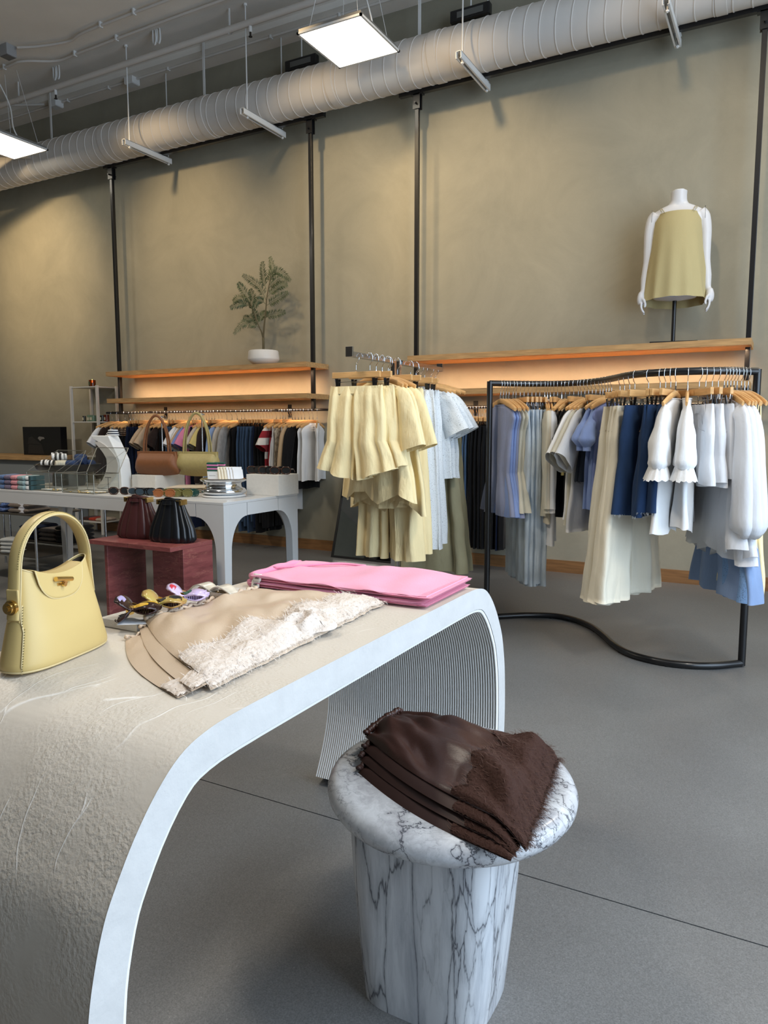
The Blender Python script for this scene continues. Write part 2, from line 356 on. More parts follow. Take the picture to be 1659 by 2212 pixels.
for i, (bx, by, bz, lab) in enumerate(((-6.36, 4.60, 4.50, 'grey metal junction box on the ceiling at the upper left'), (-5.0, 5.50, 4.485, 'white junction box on the conduit above the duct'), (-6.85, 5.48, 4.485, 'small junction box at the far left end of the edge conduit'))):
    if i == 1: bx = at(493, 178, 'z', 4.5).x-1.0; bx = -5.05 + 0; bx = at(270, 180, 'z', 4.5).x+.12
    t = thing('junction_box', (bx, by, bz-.03), lab, 'junction box')
    MB().box(bx-.055, bx+.055, by-.05, by+.05, bz-.035, CEIL).build('box_body', white_metal if i else mat('grey_box', (150, 150, 150), .5), t, world=True, smooth=False, bevel=.003)
    MB().box(bx-.048, bx+.048, by-.043, by+.043, bz-.039, bz-.035).build('cover_plate', mat('box_cover', (105, 105, 105), .5) if i == 0 else white_metal, t, world=True, smooth=False)
for i, (hx, hy) in enumerate((at(139, 205, 'z', 4.36)[:2], at(553, 68, 'z', 4.36)[:2])):
    t = thing('fire_sprinkler', (hx, 5.085, 4.29), ['small sprinkler head on the pipe at the left', 'small sprinkler head on the pipe left of the square light'][i], 'sprinkler')
    MB().lathe([(.014, 0), (.016, -.045), (.011, -.05)], 12, (hx, 5.085, 4.372)).build('nozzle', white_metal, t, world=True)
    MB().box(hx-.006, hx+.006, 5.08, 5.09, 4.288, 4.322).lathe([(.016, 0), (.016, .003)], 12, (hx, 5.085, 4.286)).build('deflector', mat('dark_brass', (60, 55, 50), .4, .6), t, world=True)
for i, (px, py) in enumerate(((120, 158), (336, 80))):
    p = at(px, py, 'z', 4.5)
    t = thing('cable_hook', (p.x, p.y, 4.45), ['white looped cable hook on the ceiling at the left', 'white looped cable hook on the ceiling, the more central one'][i], 'cable hook', 'ceiling cable hooks')
    for dx in (-.03, .02):
        MB().tube(smooth_path([(p.x+dx, p.y, 4.56), (p.x+dx-.01, p.y+.01, 4.47), (p.x+dx+.02, p.y, 4.44), (p.x+dx+.035, p.y, 4.48), (p.x+dx+.03, p.y, 4.56)], 5), .007, 6).build('loop', white_metal, t, world=True)
for i, (px, py) in enumerate(((47, 205), (490, 45))):
    p = at(px, py, 'z', 4.45)
    t = thing('pipe_clamp', (p.x, 5.09, 4.36), ['pipe clamp on the sprinkler pipe at the far left', 'pipe clamp on the sprinkler pipe left of the square light'][i], 'pipe clamp')
    MB().loft([[(p.x+dx, 5.09+.03*math.cos(a*PI/8), 4.39+.03*math.sin(a*PI/8)) for a in range(16)] for dx in (-.008, .008)], cap=False).box(p.x-.006, p.x+.006, 5.085, 5.095, 4.42, CEIL).build('clamp_band', white_metal, t, world=True)
for i, (px, py) in enumerate(((652, 138), (1017, 30))):
    p = at(px, py, 'y', 5.57)
    t = thing('linear_floodlight', (p.x, 5.57, p.z-.06), ['black linear floodlight above the duct left of the square light', 'black linear floodlight above the duct at the top centre'][i], 'floodlight', 'black floodlights above the duct')
    MB().box(p.x-.16, p.x+.16, 5.54, 5.60, p.z-.045, p.z+.045).build('housing', black_metal, t, world=True, smooth=False, bevel=.008)
    MB().box(p.x-.10, p.x+.11, 5.535, 5.5405, p.z-.022, p.z+.022).build('lens', mat('dull_glass', (96, 96, 92), .3), t, world=True, smooth=False)
    MB().tube([(p.x, 5.57, p.z+.04), (p.x, 5.57, CEIL)], .006, 6).build('stem', white_metal, t, world=True)
for px in (361, 603):
    pass
# ------------------------------------------------------------------ plaster console table
m_pltop = bpy.data.materials.new('troweled_plaster'); m_pltop.use_nodes = True
def build_console_mat(m):
    nt = m.node_tree; N = nt.nodes; L = nt.links; b = N['Principled BSDF']
    tc = N.new('ShaderNodeTexCoord')
    b.inputs['Base Color'].default_value = lin((214, 206, 194)); b.inputs['Roughness'].default_value = .62
    b.inputs['Specular IOR Level'].default_value = .35
    n1 = N.new('ShaderNodeTexNoise'); n1.inputs['Scale'].default_value = 150; n1.inputs['Detail'].default_value = 6
    n2 = N.new('ShaderNodeTexNoise'); n2.inputs['Scale'].default_value = 7; n2.inputs['Detail'].default_value = 3
    mp = N.new('ShaderNodeMapping'); mp.inputs['Scale'].default_value = (13, 2.2, 2.2); mp.inputs['Rotation'].default_value = (0, 0, .5)
    v = N.new('ShaderNodeTexVoronoi'); v.feature = 'DISTANCE_TO_EDGE'; v.inputs['Scale'].default_value = 1.0
    nw = N.new('ShaderNodeTexNoise'); nw.inputs['Scale'].default_value = 5
    for n in (n1, n2, nw): L.new(tc.outputs['Object'], n.inputs['Vector'])
    va = N.new('ShaderNodeMix'); va.data_type = 'VECTOR'; va.inputs['Factor'].default_value = .12
    L.new(tc.outputs['Object'], va.inputs['A']); L.new(nw.outputs['Color'], va.inputs['B'])
    L.new(va.outputs['Result'], mp.inputs['Vector']); L.new(mp.outputs[0], v.inputs['Vector'])
    rv = N.new('ShaderNodeValToRGB'); rv.color_ramp.elements[0].position = 0; rv.color_ramp.elements[0].color = (1, 1, 1, 1)
    rv.color_ramp.elements[1].position = .016; rv.color_ramp.elements[1].color = (0, 0, 0, 1); L.new(v.outputs['Distance'], rv.inputs['Fac'])
    rm = N.new('ShaderNodeValToRGB'); rm.color_ramp.elements[0].position = .36; rm.color_ramp.elements[1].position = .60; L.new(n2.outputs['Fac'], rm.inputs['Fac'])
    m1 = N.new('ShaderNodeMath'); m1.operation = 'MULTIPLY'; L.new(n1.outputs['Fac'], m1.inputs[0]); L.new(rm.outputs[0], m1.inputs[1])
    n4 = N.new('ShaderNodeTexNoise'); n4.inputs['Scale'].default_value = 5.5; n4.inputs['Detail'].default_value = 1; L.new(tc.outputs['Object'], n4.inputs['Vector'])
    r4 = N.new('ShaderNodeValToRGB'); r4.color_ramp.elements[0].position = .54; r4.color_ramp.elements[1].position = .60; L.new(n4.outputs['Fac'], r4.inputs['Fac'])
    m2 = N.new('ShaderNodeMath'); m2.operation = 'MULTIPLY'; L.new(rv.outputs[0], m2.inputs[0]); L.new(r4.outputs[0], m2.inputs[1])
    m3 = N.new('ShaderNodeMath'); m3.operation = 'MULTIPLY_ADD'; L.new(m2.outputs[0], m3.inputs[0]); m3.inputs[1].default_value = .35; L.new(m1.outputs[0], m3.inputs[2])
    bp = N.new('ShaderNodeBump'); bp.inputs['Strength'].default_value = .5; bp.inputs['Distance'].default_value = .004
    L.new(m3.outputs[0], bp.inputs['Height']); L.new(bp.outputs[0], b.inputs['Normal'])
    mc = N.new('ShaderNodeMix'); mc.data_type = 'RGBA'; mc.inputs['A'].default_value = lin((205, 196, 183)); mc.inputs['B'].default_value = lin((234, 230, 224))
    L.new(m2.outputs[0], mc.inputs['Factor']); L.new(mc.outputs['Result'], b.inputs['Base Color'])
build_console_mat(m_pltop)
m_pledge = mat('plaster_edge', (192, 191, 189), .6, 0, .04, 14, .5, 55, bdist=.003)
CX0, CX1, CYC, CT = -1.255, -.68, 1.257, .054
half = [(0, .714), (.30, .7135), (.45, .7125), (.52, .707), (.569, .692), (.612, .660), (.65, .618), (.68, .574), (.70, .538), (.716, .490), (.728, .435), (.735, .36), (.736, .28), (.730, .21), (.712, .14), (.685, .07), (.650, 0)]
side = [(-a, b) for a, b in reversed(half)]+half[1:]
import mathutils
sm = smooth_path([(0, a, b) for a, b in side], 4)
outer = [(p.y+CYC, p.z) for p in sm]
inner = []
for i, p in enumerate(sm):
    t = (sm[min(i+1, len(sm)-1)]-sm[max(i-1, 0)]).normalized(); n = Vector((0, t.z, -t.y))
    q = p + n*CT; inner.append((q.y+CYC, max(q.z, 0)))
console = thing('console_table', (-.967, CYC, 0), 'big arched off-white plaster console table with rounded ends and ribbed underside', 'table')
n = len(outer)
hr = random.Random(3)
import mathutils
def hn(x, y, z, s): return mathutils.noise.noise(Vector((x*s, y*s, z*s)))
nx = 90
def top_fn(u, v):
    i = v*(n-1); i0 = min(int(i), n-2); f = i-i0
    y = lerp(outer[i0][0], outer[i0+1][0], f); z = lerp(outer[i0][1], outer[i0+1][1], f)
    ty = outer[i0+1][0]-outer[i0][0]; tz = outer[i0+1][1]-outer[i0][1]; l = math.hypot(ty, tz); ny, nz = -tz/l, ty/l
    x = lerp(CX0, CX1, u); e = min(u, 1-u)*6; e = min(1, e)
    h = (hn(x, y, z, 9)*.0010 + hn(x, y, z, 42)*.0006*max(0, hn(x, y, z, 5)+.4))*e - .0006
    if z < .02: h = 0
    return (x, y+ny*h, z+nz*h)
MB().grid(top_fn, nx, (n-1)*3).build('plaster_top', m_pltop, console, world=True, ang=80)
def band(x0, x1):
    q = MB(); v = []
    for (a, b), (c, e) in zip(outer, inner): v += [(x0, a, b), (x0, c, e), (x1, a, b), (x1, c, e)]
    return v
for x_, nm in ((CX1, 'front_edge'), (CX0, 'rear_edge')):
    q = MB(); v = []; f = []
    for i, ((a, b), (c, e)) in enumerate(zip(outer, inner)):
        for k in range(5):
            t = k/4.; yy = lerp(a, c, t); zz = lerp(b, e, t)
            w = .0008*hn(yy, zz, x_, 40) if 0 < k < 4 else -(.0025 if nm == 'front_edge' else -.0025) if False else 0
            v.append((x_+w, yy, zz))
    for i in range(n-1):
        for k in range(4): f.append((i*5+k, (i+1)*5+k, (i+1)*5+k+1, i*5+k+1))
    q.add(v, f).build(nm, m_pledge, console, world=True)
# ribbed lining: real flutes running along the whole inside
ribs = 78; q = MB(); v = []; f = []; cols = ribs*4+1
for i in range(0, n, 2):
    y, z = inner[i]; t = (Vector((0,)+inner[min(i+1, n-1)])-Vector((0,)+inner[max(i-1, 0)])).normalized(); ny, nz = t.z, -t.y
    for c in range(cols):
        u = c/(cols-1); ph = c % 4; d_ = (0, -.0060, -.0072, -.0060)[ph] if True else 0
        d_ = .0008 - d_
        wv = .0012*math.sin(z*7+u*3+1.3*math.sin(z*11))
        v.append((lerp(CX0+.001, CX1-.001, u)+wv*min(1, u*12, (1-u)*12), y+ny*d_, z+(nz*d_ if z > .002 else 0)))
rows = len(range(0, n, 2))
for i in range(rows-1):
    for c in range(cols-1): f.append((i*cols+c, (i+1)*cols+c, (i+1)*cols+c+1, i*cols+c+1))
q.add(v, f).build('ribbed_lining', mat('plaster_ribs', (224, 222, 218), .7), console, world=True, ang=30)
# ------------------------------------------------------------------ marble stool
def marble(name, base, vein, warm, scale, stretch, rot=(0, 0, 0), vw=.018, seed=0, amt=.9, tone=None, warp=.30):
    m = bpy.data.materials.new(name); m.use_nodes = True
    nt = m.node_tree; N = nt.nodes; L = nt.links; b = N['Principled BSDF']; b.inputs['Roughness'].default_value = .22
    tc = N.new('ShaderNodeTexCoord'); mp = N.new('ShaderNodeMapping'); mp.inputs['Scale'].default_value = stretch; mp.inputs['Rotation'].default_value = rot; mp.inputs['Location'].default_value = (seed, seed*.7, 0)
    L.new(tc.outputs['Object'], mp.inputs['Vector'])
    nw = N.new('ShaderNodeTexNoise'); nw.inputs['Scale'].default_value = scale*.9; nw.inputs['Detail'].default_value = 6; nw.inputs['Roughness'].default_value = .6
    L.new(mp.outputs[0], nw.inputs['Vector'])
    mv = N.new('ShaderNodeMix'); mv.data_type = 'VECTOR'; mv.inputs['Factor'].default_value = warp
    L.new(mp.outputs[0], mv.inputs['A']); L.new(nw.outputs['Color'], mv.inputs['B'])
    outs = []
    for k, (sc, wd) in enumerate(((scale, vw), (scale*2.6, vw*1.6))):
        v = N.new('ShaderNodeTexVoronoi'); v.feature = 'DISTANCE_TO_EDGE'; v.inputs['Scale'].default_value = sc
        L.new(mv.outputs['Result'], v.inputs['Vector'])
        r = N.new('ShaderNodeValToRGB'); r.color_ramp.elements[0].position = 0; r.color_ramp.elements[0].color = (1, 1, 1, 1)
        e = r.color_ramp.elements.new(wd); e.color = (.25, .25, .25, 1)
        r.color_ramp.elements[-1].position = wd*5; r.color_ramp.elements[-1].color = (0, 0, 0, 1)
        L.new(v.outputs['Distance'], r.inputs['Fac']); outs.append(r)
    nm = N.new('ShaderNodeTexNoise'); nm.inputs['Scale'].default_value = scale*.8; nm.inputs['Detail'].default_value = 3; L.new(mp.outputs[0], nm.inputs['Vector'])
    rm = N.new('ShaderNodeValToRGB'); rm.color_ramp.elements[0].position = .42; rm.color_ramp.elements[1].position = .62; L.new(nm.outputs['Fac'], rm.inputs['Fac'])
    a1 = N.new('ShaderNodeMath'); a1.operation = 'MULTIPLY'; L.new(outs[0].outputs[0], a1.inputs[0]); a1.inputs[1].default_value = amt
    a2 = N.new('ShaderNodeMath'); a2.operation = 'MULTIPLY'; L.new(outs[1].outputs[0], a2.inputs[0]); L.new(rm.outputs[0], a2.inputs[1])
    a3 = N.new('ShaderNodeMath'); a3.operation = 'MAXIMUM'; L.new(a1.outputs[0], a3.inputs[0]); L.new(a2.outputs[0], a3.inputs[1])
    nc = N.new('ShaderNodeTexNoise'); nc.inputs['Scale'].default_value = scale*1.3; nc.inputs['Detail'].default_value = 7; nc.inputs['Roughness'].default_value = .65; L.new(mv.outputs['Result'], nc.inputs['Vector'])
    rc = N.new('ShaderNodeValToRGB'); rc.color_ramp.elements[0].position = .33; rc.color_ramp.elements[0].color = lin(warm); rc.color_ramp.elements[1].position = .58; rc.color_ramp.elements[1].color = lin(base)
    L.new(nc.outputs['Fac'], rc.inputs['Fac'])
    mx = N.new('ShaderNodeMix'); mx.data_type = 'RGBA'; mx.inputs['B'].default_value = lin(vein)
    L.new(a3.outputs[0], mx.inputs['Factor']); L.new(rc.outputs[0], mx.inputs['A']); L.new(mx.outputs['Result'], b.inputs['Base Color'])
    return m
m_mtop = marble('marble_top', (206, 207, 209), (58, 58, 66), (166, 165, 168), 7.0, (1, 1, 1), (0, 0, .4), .020, 2.0, amt=1.0)
m_mleg = marble('marble_leg', (206, 208, 211), (58, 60, 68), (160, 163, 169), 4.6, (3.6, 3.6, .42), (0, .22, 0), .016, 5.0, warp=.16)
SX, SY = -.561, 1.318
stool = thing('marble_side_table', (SX, SY, 0), 'round white marble side table with dark veins on a thick slab pedestal', 'side table')
prof = [(0.001, .372), (.19, .372), (.222, .376), (.235, .385), (.243, .397), (.2445, .408), (.239, .421), (.227, .4285), (.21, .430), (.001, .430)]
q = MB().lathe(prof, 96, (0, 0, 0), cap=False); fh = Vector((FWD.x, FWD.y, 0)).normalized()
q.v = [tuple(Vector((SX, SY, p[2]))+R0*(Vector(p).dot(R0)*1.02)+fh*(Vector(p).dot(fh)*1.11)) for p in q.v]
q.build('round_top', m_mtop, stool, world=True, ang=60)
rings = []
for k in range(15):
    t_ = k/14; z = .372*(1-t_); hw = lerp(.157, .128, t_**1.4); hd = lerp(.128, .112, t_**1.4); ring_ = []
    for j in range(72):
        a = 2*PI*j/72; c, s = math.cos(a), math.sin(a)
        ring_.append((-.566+hw*math.copysign(abs(c)**.42, c), 1.262+hd*math.copysign(abs(s)**.62, s), z))
    rings.append(ring_)
MB().loft(rings).build('pedestal', m_mleg, stool, world=True, ang=50)
# ------------------------------------------------------------------ soft goods helpers
def nz(x, y, z=0.): return mathutils.noise.noise(Vector((x, y, z)))
def soft_slab(mb, cx, cy_, z0, lx, ly, h, rz=0, wr=.004, seed=0, nu=26, nvv=20, edge=.5, sag=0.):
    """closed cushion-like sheet stack with a wrinkled top"""
    M = rotz(rz, (cx, cy_, 0)); rings = []
    for i in range(nu+1):
        u = -1+2*i/nu; eu = max(0, 1-abs(u)**12)**.5; row = []
        for j in range(nvv):
            a = 2*PI*j/nvv; c, s = math.cos(a), math.sin(a)
            yy = math.copysign(abs(c)**.22, c); zz = math.copysign(abs(s)**edge, s)
            X = u*lx/2*(1-.0*abs(yy)); Y = yy*ly/2*(.97+.03*eu)
            Z = z0+h/2+zz*h/2*eu
            if zz > 0: Z += wr*nz(X*14+seed, Y*14, seed)*eu + sag*nz(X*5, Y*5, seed+9)
            Y += .002*nz(X*22, seed, zz*3); row.append(M @ Vector((X, Y, Z)))
        rings.append(row)
    mb.loft(rings); return mb
def fold_item(name, label, cat, m, x, y, z, lx, ly, h, rz=0, group=None, seed=0, wr=.003, nu=10, nvv=16):
    return tag(soft_slab(MB(), x, y, z, lx, ly, h, rz, wr, seed, nu, nvv, .8).build(name, m, ang=70), label, cat, group)
def threads(mb, pts, r, rng):
    """thin fringe threads: triangular slivers"""
    for p, d in pts:
        p = Vector(p); d = Vector(d); s = d.cross(Vector((0, 0, 1))); s = s.normalized()*r if s.length > 1e-6 else Vector((r, 0, 0))
        mid = p+d*.55+Vector((rng.uniform(-1, 1), rng.uniform(-1, 1), rng.uniform(-.2, 1)))*d.length*.25
        e = p+d+Vector((rng.uniform(-1, 1), rng.uniform(-1, 1), rng.uniform(-.3, .5)))*d.length*.35
        mb.add([p-s, p+s, mid+s*.8, mid-s*.8, e], [(0, 1, 2, 3), (3, 2, 4)])
def lace_mat(name, c, alpha_scale=160, thr=.10):
    m = bpy.data.materials.new(name); m.use_nodes = True; nt = m.node_tree; N = nt.nodes; L = nt.links; b = N['Principled BSDF']
    b.inputs['Base Color'].default_value = lin(c); b.inputs['Roughness'].default_value = .9; b.inputs['Specular IOR Level'].default_value = .2
    tc = N.new('ShaderNodeTexCoord'); v = N.new('ShaderNodeTexVoronoi'); v.inputs['Scale'].default_value = alpha_scale
    nw = N.new('ShaderNodeTexNoise'); nw.inputs['Scale'].default_value = 60
    mv = N.new('ShaderNodeMix'); mv.data_type = 'VECTOR'; mv.inputs['Factor'].default_value = .02
    L.new(tc.outputs['Object'], mv.inputs['A']); L.new(nw.outputs['Color'], mv.inputs['B']); L.new(mv.outputs['Result'], v.inputs['Vector']); L.new(tc.outputs['Object'], nw.inputs['Vector'])
    r = N.new('ShaderNodeValToRGB'); r.color_ramp.elements[0].position = thr; r.color_ramp.elements[1].position = thr+.08
    L.new(v.outputs['Distance'], r.inputs['Fac'])
    mth = N.new('ShaderNodeMath'); mth.operation = 'MULTIPLY_ADD'; mth.inputs[1].default_value = .55; mth.inputs[2].default_value = .45
    L.new(r.outputs[0], mth.inputs[0]); L.new(mth.outputs[0], b.inputs['Alpha'])
    bp = N.new('ShaderNodeBump'); bp.inputs['Strength'].default_value = .55; bp.inputs['Distance'].default_value = .002
    L.new(v.outputs['Distance'], bp.inputs['Height']); L.new(bp.outputs[0], b.inputs['Normal']); return m
def quad_pt(Q, u, v):
    A, B, C, D = Q; return Vector(A)*(1-u)*(1-v)+Vector(B)*(1-u)*v+Vector(C)*u*v+Vector(D)*u*(1-v)
def satin_piece(name, label, cat, Q, z0, h, m, mlace, mfr, seed, lace=.24, wr=.006, puff=.012, fr=500, fringe=True, band=True, group=None, full=True, lace_near=0., bulge=.0, mband=None, drop=0.):
    """folded satin garment lying flat; Q = waist near, waist far, hem far, hem near (xy)"""
    Q = [Vector((a, b, 0)) for a, b in Q]; rg = random.Random(seed)
    def surf(u, v, lift=0):
        p = quad_pt(Q, u, v); p = p + ((Q[0]-Q[1]).normalized()*.8+(Q[0]-Q[3]).normalized()*.5)*bulge*math.sin(PI*min(1, u))*(1-v)**2; e = min(u*9, (1-u)*9, v*9, (1-v)*9, 1.); e = max(0, e)**.5
        g = math.exp(-u*11)*.0022*math.sin(v*58+5*nz(v*5, seed))*e
        fx = nz(u*3.0+seed, v*4.0, seed)*wr + abs(nz(u*3.2, v*4.5+u*3, seed+4))*wr*.9 + nz(u*7, v*9, seed)*wr*.18
        pf = puff*math.sin(PI*min(1, u*1.1))**.5*math.sin(PI*v)**.6 if 0 < v < 1 and 0 < u < .9 else 0
        dh = max(0, 1-(1-u)*7)
        p = p + (Q[3]-Q[0]).normalized()*(dh*.010*nz(v*14, seed)+dh*.005*nz(v*45, seed))
        return (p.x, p.y, z0+h*e+(fx+pf+g)*e+lift-drop*dh**1.5+dh*(1-dh)*.012*nz(v*9, seed+2))
    nu, nv_ = (64, 56) if full else (30, 26)
    q = MB()
    def fn(a, b):  # outer ring of the grid is a skirt that goes down to z0
        return surf(a, b)
    q.grid(fn, nu, nv_)
    o = q.build(name, m, ang=180, origin=(0, 0, 0) if False else tuple(quad_pt(Q, .5, .5)[:2])+(z0,))
    tag(o, label, cat, group)
    # vertical rim closing the sheet to its underside
    if band:
        pts = []; r_ = []
        for k in range(90):
            v = k/89; x, y, z = surf(0.012, v); x2, y2, z2 = surf(.03, v)
            pts.append((x-(x2-x)*.3, y, z0+h*.55+.003*math.sin(v*70+nz(v*9, seed)*3)+puff*.5*math.sin(PI*v))); r_.append(h*.42+.0016*math.sin(v*160)+.001*nz(v*30, seed))
        MB().tube(pts, r_, 10, flat=.9).build('waistband', mband or m, o, world=True, ang=180)
    if lace > 0:
        q = MB(); inner = lambda v: 1-lace*(.72+.30*nz(v*7, seed, 3)+.34*abs(math.sin(v*11+seed))+lace_near*(1-v))
        nn = 110
        q.grid(lambda a, b: (lambda u, v: (lambda s: (s[0]+.0015*nz(u*80, v*80, 1), s[1]+.0015*nz(u*80, v*80, 2), s[2]+.0022+.0035*abs(nz(u*45, v*70, seed))+.002*nz(u*120, v*150, 5)))(surf(min(u, .997), v)))(lerp(inner(b), 1.0, a), b), 34, nn)
        q.build('lace_trim', mlace, o, world=True, ang=180)
        if fringe:
            F = []
            U = (Q[3]-Q[0]+Q[2]-Q[1]).normalized()
            for k in range(fr):
                v = rg.random(); u = rg.choice([1.0, 1.0, rg.uniform(.93, 1), inner(v), rg.uniform(inner(v), 1)])
                s = surf(min(u, .995), v, .003); dirn = 1 if u > .9 else (-1 if rg.random() < .35 else 1)
                F.append((s, U*dirn*rg.uniform(.006, .019)+Vector((rg.uniform(-.007, .007), rg.uniform(-.007, .007), rg.uniform(-.006, .006) if u > .95 else rg.uniform(0, .006)))))
            mb = MB(); threads(mb, F, .00045, rg); f = mb.build('fringe', mfr, o, world=True, smooth=False, fix=False); f['kind'] = 'stuff'
    return o, surf
def satin(name, c, sheen_c=None, rough=.3):
    return mat(name, c, rough, 0, .05, 5, .2, 320, (1, 1, 1), .6, 0, .0)
# ------------------------------------------------------------------ on the console
ZT = .7145
cham = satin('champagne_satin', (206, 184, 160), rough=.30)
chl = lace_mat('ivory_lace', (212, 199, 187), 150); chf = mat('ivory_thread', (224, 214, 204), .9)
satin_piece('satin_slip_shorts', 'champagne satin shorts at the bottom of the pile on the plaster table', 'shorts', [(-1.105, .985), (-1.10, 1.37), (-.83, 1.455), (-.79, .80)], ZT, .007, cham, chl, chf, 21, .16, .003, .002, 260, full=False, bulge=.035)
satin_piece('satin_slip_shorts', 'champagne satin shorts in the middle of the pile, edge showing at the left', 'shorts', [(-1.115, 1.03), (-1.105, 1.385), (-.82, 1.46), (-.775, .815)], ZT+.0085, .007, cham, chl, chf, 22, .17, .003, .003, 260, full=False, bulge=.025)
top_sat, tsurf = satin_piece('satin_slip_shorts', 'champagne satin shorts with frayed ivory lace, topmost on the plaster table', 'shorts', [(-1.125, 1.055), (-1.115, 1.40), (-.80, 1.475), (-.765, .845)], ZT+.017, .010, cham, chl, chf, 23, .27, .012, .004, 1500, lace_near=.2, bulge=.02, drop=.015)
# crumpled ruffle of lace near the middle of the hem
q = MB(); rr = random.Random(5)
c0 = Vector((-.825, 1.185, ZT+.026)); F = []
def rf(u, v):
    a = 2*PI*u; r = .058*v*(1+.18*math.sin(a*3+1)+.1*math.sin(a*7)); sw = math.sin(4*a+v*5.5+1.5*nz(u*4, v*3, 2))
    z = .020*(1-v*v)+.0085*sw*v*(1.2-v)*2.2+.0035*nz(u*16, v*9, 3)-.010*v**4
    return (c0.x+r*math.cos(a)*.85, c0.y+r*math.sin(a)*1.45, c0.z+z)
q.grid(rf, 90, 22)
for j in range(420):
    u = rr.random(); v = rr.uniform(.25, 1); p = Vector(rf(u, v)); F.append((p, Vector((rr.uniform(-.010, .010), rr.uniform(-.010, .010), rr.uniform(0, .006)))))
q.build('lace_ruffle', chl, top_sat, world=True, ang=180)
mb = MB(); threads(mb, F, .0004, rr); f = mb.build('ruffle_fringe', chf, top_sat, world=True, smooth=False, fix=False); f['kind'] = 'stuff'
# pink tees
pink = fabric('pink_jersey', (238, 162, 186), .05, .85, .3, 300, 9, .25, (1, 1, 1))
pinkrib = fabric('pink_rib', (232, 150, 176), .06, .85, .6, 500, 9, .2, (1, .2, 1))
for i, (z, dx, rz, lab) in enumerate(((ZT, 0, .0, 'folded pink t-shirt underneath, rolled collar with a white label at the left'), (ZT+.017, .006, .012, 'folded pink t-shirt on top of the other one on the plaster table'))):
    cx_, cy_ = -.955+dx, 1.612
    o = soft_slab(MB(), cx_, cy_, z+.0075, .50, .265, .0085, rz, .010 if i else .003, 3+i, 60, 40, .8, .012 if i else 0).build('folded_tee', pink, ang=70)
    tag(o, lab, 't-shirt')
    soft_slab(MB(), cx_+.008, cy_+.004, z, .50, .262, .0075, rz, .001, 8+i, 20, 24, .8).build('folded_layer', pink, o, world=True, ang=70)
    soft_slab(MB(), cx_+.20, cy_+.0, z+.0072, .125, .268, .0028, rz, .0, 8+i, 8, 24, .8).build('hem_fold', pinkrib, o, world=True, ang=70)
    # collar curl at the left end
    zz = z+.010
    pts = [(cx_-.250+.012*math.sin(t*PI), cy_-.125+.22*t, zz+.004*math.sin(t*PI*1.0)*(1+i)) for t in [k/20 for k in range(21)]]
    MB().tube(pts, [.0095+.0015*math.sin(k*.9) for k in range(21)], 10).build('collar', pinkrib, o, world=True, ang=180)
    if i:
        MB().tube(smooth_path([(cx_-.235, cy_-.05, zz+.012), (cx_-.19, cy_+.0, zz+.012), (cx_-.12, cy_+.085, zz+.011), (cx_-.05, cy_+.125, zz+.004)], 6), .0035, 8).build('neck_fold', pinkrib, o, world=True, ang=180)
    lb = MB(); lx_ = cx_-.238
    lb.grid(lambda u, v: (lx_+.026*u-.013*0, cy_-.1335+.016*v*.3+.0, zz-.008+.018*v), 3, 4)
    lb.build('label_tag', mat('label_white', (238, 234, 228), .8), o, world=True, solid=.0006)
    lt = MB()
    for k in range(4): lt.box(lx_+.009+.003*k, lx_+.0105+.003*k, cy_-.1341, cy_-.1336, zz-.003, zz+.0015+(k % 2)*.001)
    lt.build('label_print', blk, o, world=True, smooth=False)
# marble tray and claw clips
m_tray = marble('marble_tray', (226, 223, 217), (190, 188, 184), (210, 206, 200), 6, (1, 1, 1), vw=.006, seed=9, amt=.3)
tray = tag(MB().box(-1.236, -1.128, 1.035, 1.40, ZT-.0008, ZT+.0165).build('marble_tray', m_tray, smooth=False, bevel=.0015), 'long low white marble tray under the hair clips', 'tray')
def wing_pt(u, v, sg, s, off=0):
    L_ = .078*s; w_ = 1.45*s*interp([(0, .010), (.04, .017), (.14, .022), (.26, .019), (.38, .012), (.55, .016), (.75, .019), (.93, .014), (1, .006)], u)
    o = s*(interp([(0, .021), (.10, .0225), (.22, .016), (.34, .0055), (.42, .0045), (.55, .0085), (.70, .0105), (.85, .0085), (1, .002)], u)-.005*(2*v-1)**2)
    return (lerp(-.5, .5, u)*L_, (v-.5)*2*w_, max(.0016, .0240*s+sg*(o+off)))
